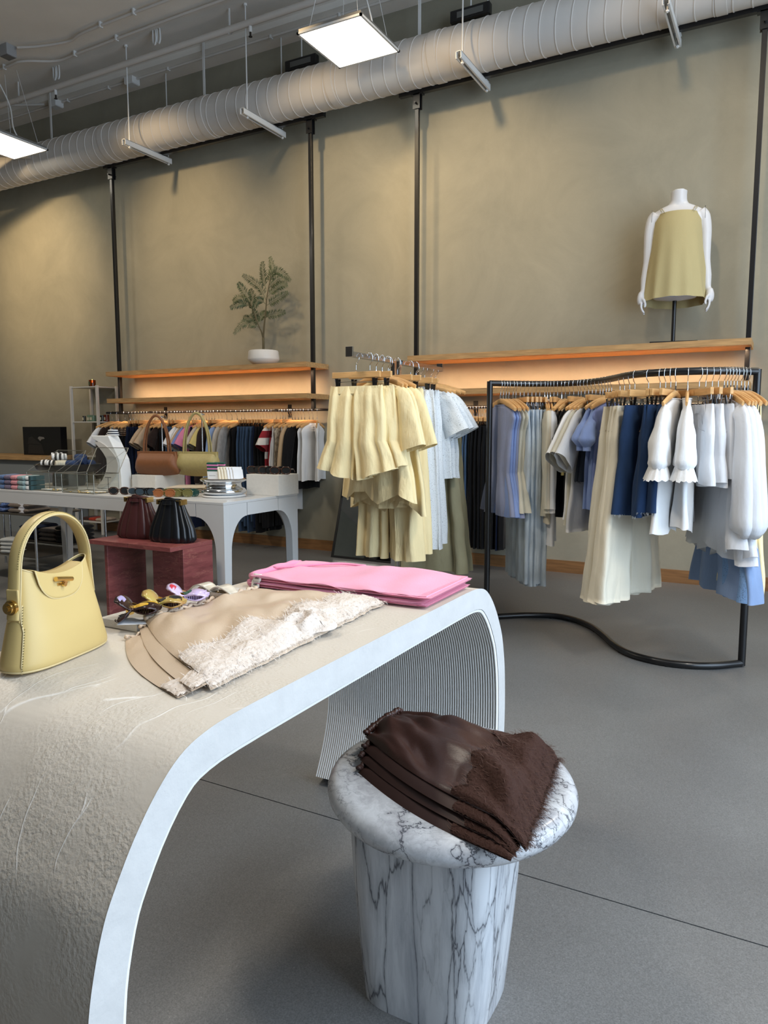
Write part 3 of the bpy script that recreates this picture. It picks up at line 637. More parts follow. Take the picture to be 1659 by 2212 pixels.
def claw(x, y, rz, label, m, mt, kind, s=1.0):
    zt = ZT+.0165; t = thing('claw_clip', (x, y, zt), label, 'hair clip', 'hair clips on the marble tray', rz)
    # card underneath
    MB().box(-.034*s, .04*s, -.024*s, .024*s, 0, .0008).build('backing_card', mat('card_white', (236, 238, 242), .6), t, smooth=False)
    L_ = .078*s
    if kind == 'wing':
        for sg in (1, -1):
            MB().grid(lambda u, v, sg=sg: wing_pt(u, v, sg, s), 26, 12).build('wing', m, t, ang=180, solid=.0026*s)
        te = MB()
        for k in range(9):
            xx = lerp(.0, .42, k/8)*L_; te.box(xx-.0012, xx+.0012, -.013*s, -.011*s, .017*s, .031*s).box(xx-.0012, xx+.0012, .011*s, .013*s, .017*s, .031*s)
        te.build('teeth', mt, t, smooth=False)
        MB().tube([(-.012*s, -.012*s, .0235*s), (-.012*s, .012*s, .0235*s)], .006*s, 10).tube([(-.012*s, -.013*s, .0235*s), (-.012*s, -.010*s, .0235*s)], .0085*s, 10).tube([(-.012*s, .010*s, .0235*s), (-.012*s, .013*s, .0235*s)], .0085*s, 10).build('spring', gold, t)
        pt = MB(); pc = {'dark': (206, 160, 60), 'brown': (60, 40, 34), 'lilac': (196, 34, 52)}
        return t
    def fn(u, v):
        x_ = lerp(-.5, .5, u)*L_; return (x_, (v-.5)*.036*s*(.5+.6*math.sin(PI*min(1, u+.08))**.6), .016*s+.022*s*math.sin(PI*u*.8+.5)**1.5 if True else 0)
    MB().grid(lambda u, v: (lambda p: (p[0], p[1], max(.004, p[2])))(fn(u, v)), 18, 10).build('wing', m, t, ang=180, solid=.003)
    te = MB()
    for k in range(16):
        xx = lerp(-.40, .25, k/15)*L_; te.box(xx-.0013, xx+.0013, -.017*s, -.0155*s, .001, .022*s).box(xx-.0013, xx+.0013, .0155*s, .017*s, .001, .022*s)
    te.box(-.43*L_, .28*L_, -.018*s, -.015*s, .017*s, .024*s).box(-.43*L_, .28*L_, .015*s, .018*s, .017*s, .024*s)
    te.build('teeth', mt, t, smooth=False)
    MB().tube([(.3*L_, -.014*s, .014*s), (.3*L_, .014*s, .014*s)], .005*s, 10).build('spring', gold, t)
    return t
def print_marks(t, spots):
    for nm, c, pts in spots:
        MB().prism(pts, 'y', -.0225, -.0215).build(nm, c, t, smooth=False)
tort = mat('dark_tortoise', (38, 16, 16), .22, 0, .5, 60, coat=.15); tortt = mat('tortoise_teeth', (60, 36, 28), .2)
lil = mat('lilac_acetate', (206, 186, 222), .15, coat=.6); brn = mat('caramel_acetate', (170, 122, 72), .15, 0, .25, 20, coat=.2, col2=(186, 170, 90))
prl = mat('pearl_acetate', (208, 196, 176), .18, 0, .18, 40, coat=.6, sheen=.2)
sp = [((300, 1322), tort, tortt, 'wing', 'dark tortoise claw clip with yellow and lilac marks, nearest on the tray'), ((356, 1308), brn, tortt, 'wing', 'caramel brown claw clip, second from the near end of the tray'),
      ((407, 1293), lil, lil, 'wing', 'pale lilac claw clip with red and green marks on the tray'), ((437, 1276), prl, prl, 'pearl', 'pearly beige claw clip at the far end of the tray, left one'), ((478, 1281), prl, prl, 'pearl', 'pearly beige claw clip at the far end of the tray, right one')]
yel = mat('yellow_mark', (214, 168, 50), .3); lmk = mat('lilac_mark', (170, 160, 200), .3); redm = mat('red_mark', (196, 40, 60), .3); grm = mat('green_mark', (22, 84, 66), .3)
for i, ((px, py), m_, mt_, kd, lab) in enumerate(sp):
    p = at(px, py, 'z', .750); rz = YAW+.12 if kd == 'wing' else YAW-.5+PI
    t = claw(p.x, p.y, rz, lab, m_, mt_, kd, 1.12 if kd == 'wing' else .95)
    def spot_(nm, m2, u0, u1, v0, v1, sg=1, t=t, S_=1.12):
        def g(a_, b_):
            return wing_pt(lerp(u0, u1, a_), lerp(v0, v1, .5+(b_-.5)*math.sin(PI*(.12+.76*a_))), sg, S_, .0018)
        MB().grid(g, 10, 6).build(nm, m2, t, ang=180)
    if i == 0: spot_('yellow_motif', yel, .35, .75, .1, .45); spot_('yellow_motif', yel, .55, .95, .5, .9); spot_('lilac_motif', lmk, .05, .24, .15, .6)
    if i == 1: spot_('dark_motif', blk, .30, .55, .1, .5); spot_('dark_motif', blk, .62, .92, .2, .6)
    if i == 2: spot_('red_motif', redm, .08, .30, .1, .5); spot_('green_motif', grm, .36, .6, .1, .6)
# ------------------------------------------------------------------ yellow handbag
butter = mat('butter_leather', (198, 173, 114), .42, 0, .03, 4, .12, 700, spec=.4, bdist=.0006)
butter_d = mat('butter_leather_edge', (206, 186, 138), .5)
bag = thing('leather_handbag', (-1.140, .858, ZT), 'butter yellow leather handbag with a stiff arched handle and gold twist clasp', 'handbag', rz=.20)
# local: +Y = along the bag (far end), +X = toward the aisle (visible face)
def bag_ring(t, n=72):
    # t 0 base .. 1 top
    a = interp([(0, .112), (.05, .115), (.4, .101), (.75, .088), (1, .080)], t)
    b = interp([(0, .044), (.06, .048), (.4, .040), (.8, .025), (1, .018)], t)
    out = []
    for j in range(n):
        th = 2*PI*j/n; c, s = math.cos(th), math.sin(th)
        y = a*math.copysign(abs(c)**.55, c); x = b*math.copysign(abs(s)**.85, s)
        ztop = .150+.022*(abs(y)/.08)**2*(1 if t > .3 else 1)
        out.append((x, y, t*lerp(.150, ztop, t)))
    return out
q = MB(); q.loft([bag_ring(k/22) for k in range(23)], cap=True, capend=False); q.build('bag_body', butter, bag, ang=80, solid=0)
MB().loft([[(x*.9, y*.96, z-.004) for x, y, z in bag_ring(1.0)], [(x*.9, y*.96, z-.03) for x, y, z in bag_ring(.95)]], cap=False, capend=True).build('lining', mat('dark_lining', (60, 52, 44), .9), bag, ang=80)
r0 = bag_ring(0.0); MB().tube([(x*1.01, y*1.005, .0025) for x, y, z in r0]+[(r0[0][0]*1.01, r0[0][1]*1.005, .0025)], .0022, 6, cap=False).build('base_piping', butter_d, bag, ang=180)
rt = bag_ring(1.0); MB().tube([(x, y, z) for x, y, z in rt]+[rt[0]], .0012, 6, cap=False).build('top_edge', butter_d, bag, ang=180)
# seam with stitches at the near corner of the side
def bag_side(t, k=4):
    r_ = bag_ring(t); return Vector(max(r_, key=lambda p: -p[1]*1.0+p[0]*.62))
MB().tube([bag_side(k/12)*1.004 for k in range(9)], .0016, 6).build('side_seam', butter_d, bag, ang=180)
q = MB()
for k in range(26):
    p = bag_side(k/26*.66)*1.008+Vector((.0022, .0012, .002)); q.box(p.x-.0004, p.x+.0004, p.y-.0012, p.y+.0006, p.z-.0009, p.z+.0009)
q.build('stitching', mat('stitch_thread', (120, 108, 66), .8), bag, smooth=False)
# handle: flat band over an arch
def hpt(a): return Vector((0, -.0865*math.cos(a) if True else 0, .158+.098*math.sin(a)**.85))
hp = [Vector((0, -.0955, .088)), Vector((0, -.091, .125))]+[hpt(k*PI/28) for k in range(1, 28)]+[Vector((0, .088, .135)), Vector((0, .092, .10))]
rings = []
for i, p in enumerate(hp):
    t = (hp[min(i+1, len(hp)-1)]-hp[max(0, i-1)]).normalized(); nn = Vector((0, -t.z, t.y)); wv = .0125
    rr_ = []
    for j in range(16):
        a = 2*PI*j/16; c, s = math.cos(a), math.sin(a)
        rr_.append(p+Vector((wv*math.copysign(abs(c)**.5, c), 0, 0))+nn*(.0042*s*(1.25 if s > 0 else .8)))
    rings.append(rr_)
MB().loft(rings).build('handle', butter, bag, ang=60)
for sx in (1, -1):
    MB().tube([p+Vector((sx*.0126, 0, 0)) for p in hp], .0014, 6).build('handle_edge', butter_d, bag, ang=180)
q = MB()
for i in range(2, len(hp)-3):
    for f_ in (0, .33, .66):
        p = hp[i].lerp(hp[i+1], f_); n_ = (p-Vector((0, 0, .15))).normalized()*.0046
        q.box(p.x+.0095, p.x+.0103, p.y+n_.y-.0008, p.y+n_.y+.0008, p.z+n_.z-.0008, p.z+n_.z+.0008)
q.build('handle_stitching', mat('stitch_thread', (120, 108, 66), .8), bag, smooth=False)
MB().prism([(-.0135, .082), (.0135, .082), (.0120, .140), (-.0120, .140)], 'y', -.0965, -.0925).build('side_tab', butter, bag, smooth=False, bevel=.002)
MB().tube([(0, -.102, .110), (0, -.096, .110)], .0125, 20).tube([(0, -.108, .110), (0, -.101, .110)], .0095, 20).tube([(0, -.1115, .110), (0, -.107, .110)], .005, 14).build('gold_knob', gold, bag)
# flap folded over the visible face, edge tucked
def flap(u, v):
    y = lerp(-.064, .052, u); w_ = math.sqrt(max(0, 1-(2*u-1)**4))
    zt = .1505+.022*(abs(y)/.08)**2
    d = v*.040*w_*(1.0+.15*u)
    if v < .25: return (lerp(-.012, .018, v/.25), y, zt+.0028)
    d = (v-.25)/.75*.044*w_
    return (.020+d*.16, y, zt+.0022-d)
MB().grid(flap, 26, 12).build('flap', butter, bag, ang=70, solid=.002)
q = MB(); pe = [Vector(flap(k/26, 1.0)) for k in range(27)]; q.tube(pe, .0013, 6); q.build('flap_edge', butter_d, bag, ang=180)
q = MB(); q.tube([(.029, -.026, .146), (.029, .014, .139)], .0042, 14); q.build('gold_clasp', gold, bag)
q = MB(); q.box(.022, .026, -.018, .006, .132, .137).tube([(.026, -.006, .133), (.032, -.006, .133)], .004, 12); q.build('clasp_plate', gold, bag, smooth=False)
# ------------------------------------------------------------------ brown satin pile on the marble table
cho = satin('chocolate_satin', (56, 31, 24), rough=.38); chol = lace_mat('brown_lace', (58, 37, 30), 190, .06); chof = mat('brown_thread', (78, 53, 43), .9)
ZS = .4302
bq = [[(-.725, 1.225), (-.735, 1.41), (-.40, 1.42), (-.352, 1.075)], [(-.735, 1.25), (-.74, 1.43), (-.395, 1.43), (-.345, 1.085)],
      [(-.735, 1.265), (-.74, 1.43), (-.39, 1.43), (-.35, 1.09)], [(-.748, 1.295), (-.742, 1.445), (-.375, 1.445), (-.335, 1.10)]]
labs = ['chocolate satin shorts at the very bottom of the pile on the marble table', 'chocolate satin shorts, second from the bottom of the marble table pile', 'chocolate satin shorts just under the topmost pair on the marble table', 'chocolate satin shorts with frayed brown lace hem, topmost on the marble table']
for i in range(4):
    satin_piece('satin_lace_shorts', labs[i], 'shorts', bq[i], ZS+.0145*i, .0135 if i < 3 else .0155, cho if i == 3 else mat('chocolate_edge', (50, 28, 22), .6), chol, chof, 40+i, .30 if i == 3 else .26, .0035 if i < 3 else .023, .003 if i < 3 else .012, 2200 if i == 3 else 700, full=(i == 3), lace_near=.15, bulge=.03, drop=.012*i)
q = None
# ------------------------------------------------------------------ white table
m_wt = mat('white_lacquer', (200, 199, 197), .35, 0, .0)
tb = thing('display_table', (-3.5, 3.285, 0), 'long white display table with arched corner brackets', 'table')
TX0, TX1, TY0, TY1, TZ = -4.62, -2.555, 2.955, 3.62, .74
MB().box(TX0, TX1, TY0, TY1, TZ-.014, TZ).build('tabletop', m_wt, tb, world=True, smooth=False, bevel=.0015)
def bracket(s0, sg):
    arc = [(.19-(.19-.058)*math.sin(a), .655-.185*(1-math.cos(a))) for a in [k*PI/2/12 for k in range(13)]]
    P = [(0, 0), (0, TZ-.0142), (.19, TZ-.0142)]+arc+[(.046, 0)]
    return [(s0+sg*a, b) for a, b in P]
for (lx, sgx) in ((TX0, 1), (TX1, -1)):
    for (ly, sgy) in ((TY0, 1), (TY1, -1)):
        q = MB(); q.prism(bracket(lx, sgx), 'y', ly, ly+sgy*.046); P = bracket(ly, sgy); P[0] = (ly+sgy*.0461, .02); P[1] = (ly+sgy*.0461, TZ-.0142); P[-1] = (ly+sgy*.0465, .02); q.prism(P, 'x', lx, lx+sgx*.046)
        q.build('leg', m_wt, tb, world=True, smooth=False, bevel=.001)
for yy, sg in ((TY0, 1), (TY1, -1)): MB().box(TX0+.194, TX1-.194, min(yy, yy+sg*.04), max(yy, yy+sg*.04), .657, TZ-.0145).build('apron', m_wt, tb, world=True, smooth=False)
for xx, sg in ((TX0, 1), (TX1, -1)): MB().box(min(xx, xx+sg*.04), max(xx, xx+sg*.04), TY0+.194, TY1-.194, .657, TZ-.0145).build('apron', m_wt, tb, world=True, smooth=False)
ZW = TZ+.0005
# risers
m_ris = mat('riser_board', (214, 210, 202), .7, 0, .03, 60, .1, 400)
def riser(x0, x1, y0, y1, h, lab): return tag(MB().box(x0, x1, y0, y1, ZW, ZW+h).build('display_riser', m_ris, smooth=False, bevel=.001), lab, 'display block')
riser(-2.765, -2.532, 3.405, 3.60, .119, 'white display block at the right end of the white table')
riser(-3.645, -3.442, 3.352, 3.61, .093, 'white display block behind the brown handbag stand')
riser(-3.93, -3.70, 3.47, 3.60, .045, 'low white display block beside the curved white bust')
# sunglasses
def shades(x, y, z, rz, m, ml, label, group, s=1.0):
    t = thing('sunglasses', (x, y, z), label, 'sunglasses', group, rz)
    f = MB()
    for sx in (-1, 1):
        c = [(sx*.034+.027*math.copysign(abs(math.cos(a))**.8, math.cos(a)), 0, .023+.0205*math.copysign(abs(math.sin(a))**.8, math.sin(a))) for a in [2*PI*k/16 for k in range(17)]]
        f.tube(c, .003, 6, cap=False); f.tube([(sx*.061, 0, .032), (sx*.064, -.004, .032)], .003, 6)
    f.tube([(-.008, 0, .03), (0, 0, .033), (.008, 0, .03)], .0025, 6); f.build('frame', m, t)
    for sx in (-1, 1):
        MB().prism([(sx*.034+.025*math.cos(2*PI*k/14), .023+.018*math.sin(2*PI*k/14)) for k in range(14)], 'y', -.0008, .0008).build('lens', ml, t, smooth=False)
        MB().tube([(sx*.063, .002, .032), (sx*.06, .07, .028), (sx*.055, .12, .008)], .0024, 6).build('temple_arm', m, t)
    return t
lens = mat('tinted_lens', (40, 42, 44), .08, coat=.5); lens2 = mat('blue_grey_lens', (58, 70, 78), .1, coat=.5)
fb = mat('black_acetate', (22, 20, 20), .2, coat=.5); fbr = mat('brown_acetate', (70, 44, 34), .2, coat=.5)
fol = mat('olive_acetate', (110, 104, 60), .2, coat=.4); fgr = mat('green_acetate', (46, 82, 74), .2, coat=.4); fcr = mat('smoke_acetate', (150, 140, 132), .2, coat=.4); fam = mat('amber_acetate', (150, 92, 56), .2, coat=.4)
for i in range(5):
    shades(-2.735+.042*i, 3.47+.012*(i % 2), ZW+.119, .35, fb if i % 2 else fbr, lens, 'dark sunglasses lying in the row on the right-hand white block', 'sunglasses on the right block')
for i in range(4):
    shades(-3.60+.04*i, 3.45, ZW+.093, .35, gold, lens, 'gold rimmed sunglasses lying on the block behind the brown bag', 'sunglasses on the middle block')
shades(-3.82, 3.53, ZW+.045, .3, fb, lens, 'black sunglasses on the low block beside the curved bust', None)
gl = [(255, 1069, fbr, lens, 'dark brown sunglasses nearest the glass boxes'), (279, 1069, fcr, lens2, 'clear smoke sunglasses right of the dark brown pair'), (296, 1070, fcr, lens2, 'sunglasses with blue-grey lenses above the burgundy bag'),
      (312, 1071, fb, lens2, 'black sunglasses with round grey lenses above the burgundy bag'), (331, 1071, fb, lens2, 'black sunglasses right of the burgundy bag handles'), (352, 1074, fam, fam, 'amber orange sunglasses at the front table edge'),
      (372, 1073, fol, fol, 'olive sunglasses above the black pleated bag'), (390, 1074, fol, fol, 'olive sunglasses, the pair right of the other olive one'), (404, 1073, fgr, fgr, 'dark green sunglasses at the front edge beside the chrome bowl')]
for px, py, a, b, lab in gl:
    p = at(px, py, 'z', ZW); shades(p.x, p.y+.01, ZW, .45, a, b, lab, 'sunglasses along the front edge', .9)
# linen cloths
lin1 = fabric('sand_linen', (196, 182, 160), .06)
for k in range(3):
    fold_item('folded_scarf', ['sand linen scarf at the bottom of the little pile', 'sand linen scarf in the middle of the little pile', 'sand linen scarf on top of the pile between the bag stands'][k], 'scarf', lin1, -3.22+.015*k, 3.42-.01*k, ZW+.0125*k, .30-.02*k, .20, .012, .2+.1*k, 'linen scarves on the table', k, .004)
# handbags on stands
def stand_bag(x, y, zt, m, label, slabel, rz):
    t = thing('bag_stand', (x, y, ZW), slabel, 'bag stand', 'chrome bag stands')
    MB().tube([(x, y, ZW+.003), (x, y, zt)], .0042, 10).build('stand_rod', chrome, t, world=True)
    MB().lathe([(.001, 0), (.055, 0), (.055, .004), (.001, .006)], 28, (x, y, ZW), cap=False).build('stand_base', chrome, t, world=True)
    MB().tube([(x-.022, y, zt-.004), (x, y, zt+.002), (x+.022, y, zt-.004)], .005, 8).build('stand_hook', chrome, t, world=True)
    zb = ZW+.088; b = thing('shoulder_bag', (x-.015, y-.032, zb), label, 'handbag', 'bags on the chrome stands', rz)
    # body: drooping curved panel, tucked gusset
    W_, H_ = .158, .150
    def prof(v):  # front bulge
        return .045*math.sin(PI*(.05+.85*(1-v)))**.8
    rings = []
    for i in range(21):
        u = -1+2*i/20; row = []
        for j in range(28):
            a = 2*PI*j/28; c, s = math.cos(a), math.sin(a)
            z = (s+1)/2; zz = H_*z
            half = W_*interp([(0, .99), (.06, 1.06), (.25, 1.08), (.5, 1.0), (.8, .93), (1, .92)], z)
            y_ = -math.copysign(abs(c)**.75, c)*(.010+.036*math.sin(PI*min(1, (1-z)*.93+.07))**.9)
            tuck = 1-.62*max(0, abs(u)-.86)/.14 if True else 1
            row.append((u*half, y_*tuck, zz+.012*(u*u)*(1-z)))
        rings.append(row)
    MB().loft(rings).build('bag_body', m, b, ang=70)
    MB().box(-W_*.93, W_*.93, -.014, -.0105, H_-.028, H_+.004).box(-W_*.93, W_*.93, .0105, .014, H_-.028, H_+.004).build('top_band', m, b, smooth=False, bevel=.001)
    for sy_ in (-1, 1):
        pts = []
        for k in range(25):
            tt = k/24; a = PI*tt; pts.append((-.098*math.cos(a)*(1-.25*math.sin(a)), sy_*.012*(1-math.sin(a)*.8), H_-.02+(zt-zb-H_+.026)*math.sin(a)**.62))
        MB().tube(pts, .0075, 8, flat=.45, up=(0, 1, 0)).build('strap', m, b, ang=60)
tan = mat('tan_leather', (122, 76, 44), .55, 0, .06, 60, .2, 500, bdist=.0006); oli = mat('khaki_leather', (164, 149, 98), .5, 0, .06, 60, .2, 500, bdist=.0006)
stand_bag(-3.47, 3.45, 1.200, tan, 'tan brown shoulder bag hanging over the white table', 'chrome stand holding the tan brown bag', .10)
stand_bag(-3.20, 3.52, 1.215, oli, 'khaki yellow shoulder bag hanging over the white table', 'chrome stand holding the khaki yellow bag', .10)
# chrome stacked bowl stand and socks in it
bw = at(479, 1073, 'z', ZW); bx, by = bw.x, bw.y+.02
t = thing('chrome_bowl', (bx, by, ZW), 'polished chrome stacked bowl at the right front of the white table', 'bowl')
MB().lathe([(.001, 0), (.118, 0), (.124, .006), (.118, .012), (.001, .013)], 48, (bx, by, ZW), cap=False).build('bowl_foot', white_metal, t, world=True, ang=50)
pr = [(.10, .013), (.122, .022), (.127, .034), (.118, .046), (.106, .052), (.100, .056), (.098, .072), (.100, .080), (.112, .084), (.130, .092), (.132, .100), (.122, .106), (.10, .104), (.07, .092), (.001, .09)]
MB().lathe([(.001, .013)]+pr, 48, (bx, by, ZW), cap=False).build('bowl_body', chrome, t, world=True, ang=70)
gsock = mat('green_knit', (34, 84, 68), .9); psock = mat('pink_knit', (214, 130, 170), .9); crm = fabric('cream_knit', (226, 216, 194), .05); crw = fabric('white_knit', (232, 232, 232), .03)
def sock_card(x, y, z, rz, label, stripe, m, tilt=.15):
    o = thing('sock_pair', (x, y, z), label, 'socks', 'sock packs in the chrome bowl', rz)
    M = Matrix.Rotation(tilt, 4, 'X')
    if stripe:
        for k in range(5): MB().box(-.034, .034, -.008, .008, .052+.010*k, .0615+.010*k, M).build('stripe_band', gsock if k % 2 == 0 else psock, o, smooth=False, bevel=.002)
        MB().box(-.0345, .0345, -.0085, .0085, 0, .052, M).build('paper_sleeve', wht, o, smooth=False)
        lt = MB()
        for k in range(9): lt.box(-.024+.0048*k, -.021+.0048*k, -.0089, -.0085, .026, .0285+.001*(k % 2), M)
        lt.build('sleeve_print', mat('grey_print', (120, 116, 112), .8), o, smooth=False)
    else:
        MB().box(-.030, .030, -.005, .004, 0, .078, M).build('folded_sock', m, o, smooth=False, bevel=.003)
        MB().box(-.030, .030, -.011, -.006, 0, .062, M).build('sock_cuff', m, o, smooth=False, bevel=.002)
zb = ZW+.092
sock_card(bx-.062, by-.01, zb, .2, 'green and pink striped socks in a paper sleeve', True, None)
sock_card(bx-.045, by+.03, zb, .2, 'striped sock pack tucked behind the first striped one', True, None)
for k in range(6): sock_card(bx+.0+.017*k, by+.005*k, zb, 1.15, ['cream folded socks leftmost in the chrome bowl', 'cream folded socks second in the chrome bowl', 'cream folded socks third in the chrome bowl', 'white folded socks fourth in the chrome bowl', 'white folded socks fifth in the chrome bowl', 'white folded socks rightmost in the chrome bowl'][k], False, crm if k < 3 else crw, -.25)
# curved white bust
t = thing('display_bust', (-3.80, 3.30, ZW), 'curved white display bust on the table beside the glass boxes', 'display form')
def bust_poly(inset=0):
    P = []
    for k in range(17):
        z = k/16; P.append((.075+.045*math.sin(PI*(1-z)*.55)-.085*max(0, z-.55)**1.0*1.6, .34*z))
    Q_ = []
    for k in range(17):
        z = 1-k/16; Q_.append((-.115+.105*math.sin(PI*min(1, z*1.02))**.9-.03*(z > .93), .34*z))
    return P+Q_
MB().prism(bust_poly(), 'y', 0, .085).build('bust_slab', mat('bust_white', (222, 222, 220), .5), t, smooth=False, bevel=.004)
MB().prism([(-.11+.13*math.sin(PI*k/16)*.9-.0, .30-.295*k/16) for k in range(17)]+[(-.055+.155*math.sin(PI*(1-k/16))**.8, .005+.295*k/16) for k in range(17)], 'y', -.006, 0).build('bust_face', mat('bust_grey', (196, 192, 186), .6), t, smooth=False)
cap = thing('striped_headband', (-3.79, 3.345, ZW+.342), 'white knit band with navy stripes on top of the curved bust', 'headband')
for k in range(5):
    MB().loft([[(r*1.0*math.cos(2*PI*j/24), r*.6*math.sin(2*PI*j/24), z) for j in range(24)] for r, z in ((.045-.002*k, .007*k), (.047-.002*k, .0035+.007*k), (.045-.002*k, .007+.007*k))], cap=False).build('knit_band', (mat('navy_stripe', (34, 40, 58), .9) if k in (1, 3) else crw), cap)
# glass boxes with open lids
def glass_mat():
    m = bpy.data.materials.new('clear_glass'); m.use_nodes = True; nt = m.node_tree; N = nt.nodes; L = nt.links
    N.remove(N['Principled BSDF']); tr = N.new('ShaderNodeBsdfTransparent'); tr.inputs[0].default_value = (.97, .98, .97, 1)
    gl_ = N.new('ShaderNodeBsdfGlossy'); gl_.inputs['Roughness'].default_value = .03; lw = N.new('ShaderNodeLayerWeight'); lw.inputs[0].default_value = .12; fr = N.new('ShaderNodeMath'); fr.operation = 'MULTIPLY_ADD'; fr.inputs[1].default_value = .35; fr.inputs[2].default_value = .04; L.new(lw.outputs['Facing'], fr.inputs[0])
    mx = N.new('ShaderNodeMixShader'); L.new(fr.outputs[0], mx.inputs[0]); L.new(tr.outputs[0], mx.inputs[1]); L.new(gl_.outputs[0], mx.inputs[2]); L.new(mx.outputs[0], N['Material Output'].inputs[0]); return m
m_glass = glass_mat(); m_lead = mat('lead_edge', (140, 138, 128), .35, .8)
def glass_box(x0, x1, y0, y1, h, lab, ang=.95):
    t = thing('glass_display_box', ((x0+x1)/2, (y0+y1)/2, ZW), lab, 'glass box', 'glass boxes on the white table')
    z0, z1 = ZW+.001, ZW+h; r = .0022
    c = [(x0, y0), (x1, y0), (x1, y1), (x0, y1)]
    fr = MB()
    for i in range(4):
        a, b = c[i], c[(i+1) % 4]
        fr.tube([a+(z0+r,), b+(z0+r,)], r, 6).tube([a+(z1,), b+(z1,)], r, 6).tube([a+(z0+r,), a+(z1,)], r, 6)
    fr.build('edging', m_lead, t, world=True)
    for i in range(4):
        a, b = Vector(c[i]+(0,)), Vector(c[(i+1) % 4]+(0,)); n_ = (b-a).cross(Vector((0, 0, 1))).normalized()*.0008
        q = MB(); q.add([a+n_+Vector((0, 0, z0)), b+n_+Vector((0, 0, z0)), b+n_+Vector((0, 0, z1)), a+n_+Vector((0, 0, z1)), a-n_+Vector((0, 0, z0)), b-n_+Vector((0, 0, z0)), b-n_+Vector((0, 0, z1)), a-n_+Vector((0, 0, z1))], [(0, 1, 2, 3), (7, 6, 5, 4), (0, 4, 5, 1), (3, 2, 6, 7)])
        q.build('pane', m_glass, t, world=True, smooth=False)
    D = y1-y0; cy2, cz2 = math.cos(ang)*D, math.sin(ang)*D
    ld = [Vector((x0, y1, z1)), Vector((x1, y1, z1)), Vector((x1, y1+cy2*.8, z1+cz2)), Vector((x0, y1+cy2*.8, z1+cz2))]
    l = MB()
    for i in range(4): l.tube([ld[i], ld[(i+1) % 4]], r, 6)
    o = l.build('lid_edging', m_lead, t, world=True)
    off = Vector((0, -.0008, .0008)); q = MB(); q.add([p+off for p in ld]+[p-off for p in ld], [(0, 1, 2, 3), (7, 6, 5, 4)]); q.build('lid_pane', m_glass, t, world=True, smooth=False)
    MB().tube([(x1, y0+.0, z1), (x1, y1+cy2*.8, z1+cz2)], .0009, 4).tube([(x0, y0, z1), (x0, y1+cy2*.8, z1+cz2)], .0009, 4).build('lid_chain', m_lead, t, world=True)
    MB().box(x0+.004, x1-.004, y0+.004, y1-.004, ZW, ZW+.001).build('box_base', mat('mirror_base', (170, 168, 160), .3), t, world=True, smooth=False)
glass_box(-4.20, -3.93, 3.01, 3.17, .115, 'left glass jewellery box with its lid open, beside the folded socks')
glass_box(-3.84, -3.56, 2.985, 3.17, .115, 'right glass jewellery box with its lid open, before the curved bust')
rj = random.Random(11)
def jewel(x, y, z, label, kind):
    if kind == 'ring':
        o = MB().tube([(x+.009*math.cos(2*PI*k/12), y+.009*math.sin(2*PI*k/12), z+.002) for k in range(13)], .0018, 6, cap=False).build('gold_ring', gold, ang=180); return tag(o, label, 'jewellery', 'gold rings in the glass boxes')
for k in range(14): jewel(-4.17+.016*k, 3.05+.07*rj.random(), ZW+.002, 'small gold ring lying in the left glass box', 'ring')['group'] = 'gold rings in the left box'
for k in range(18): jewel(-3.82+.014*k, 3.01+.11*rj.random(), ZW+.002, 'small gold ring lying in the right glass box', 'ring')['group'] = 'gold rings in the right box'
for k, (x, y) in enumerate(((-4.08, 3.06), (-4.0, 3.10), (-3.70, 3.05), (-3.62, 3.08))):
    tag(MB().box(x-.03, x+.03, y-.02, y+.02, ZW+.0015, ZW+.009, ).build('display_pad', wht, smooth=False, bevel=.002), ['white pad with earrings, left one in the left glass box', 'white pad with earrings, right one in the left glass box', 'white pad with earrings, left one in the right glass box', 'white pad with earrings, right one in the right glass box'][k], 'display pad')
t = thing('earring_stand', (-3.60, 3.125, ZW), 'small dark T-shaped earring stand in the right glass box', 'earring stand')
MB().tube([(-3.60, 3.125, ZW+.002), (-3.60, 3.125, ZW+.09)], .0018, 6).build('post', black_metal, t, world=True); MB().tube([(-3.625, 3.125, ZW+.09), (-3.575, 3.125, ZW+.09)], .002, 6).build('crossbar', black_metal, t, world=True)
MB().lathe([(.018, 0.001), (.018, .003)], 16, (-3.60, 3.125, ZW)).build('stand_foot', black_metal, t, world=True)
# black bowl on pedestal with rolled socks
cxb, cyb = -4.30, 3.40
t = thing('pedestal_bowl', (cxb, cyb, ZW), 'wide black bowl on a drum foot filled with rolled socks', 'bowl')
MB().lathe([(.001, 0), (.10, 0), (.105, .01), (.10, .09), (.001, .09)], 40, (cxb, cyb, ZW), cap=False).build('bowl_foot', mat('black_ceramic', (26, 26, 28), .35), t, world=True, ang=50)
MB().lathe([(.10, .086), (.16, .093), (.20, .115), (.213, .145), (.205, .147), (.19, .125), (.15, .105), (.001, .10)], 48, (cxb, cyb, ZW), cap=False).build('bowl_dish', mat('black_ceramic', (26, 26, 28), .35), t, world=True, ang=50)
nav = fabric('navy_knit', (44, 64, 104), .5, vscale=60)
sockpos = [(-.14, -.06, 0, 0), (-.09, -.02, 0, 0), (-.05, -.08, 0, 0), (0.0, -.05, 0, 0), (.04, -.09, 0, 2), (-.11, .03, .04, 0), (-.06, -.04, .05, 0), (-.02, -.06, .045, 0), (.10, -.05, 0, 1), (.13, .0, .02, 1), (.09, .03, .04, 1), (.14, .06, .0, 1)]
wheres = ['at the left rim', 'left of centre, low', 'at the front rim left', 'at the front rim centre', 'at the front rim, plain cream', 'at the upper left', 'on top at the left', 'on top at the middle', 'at the front right', 'at the right', 'on top at the right', 'at the far right rim']
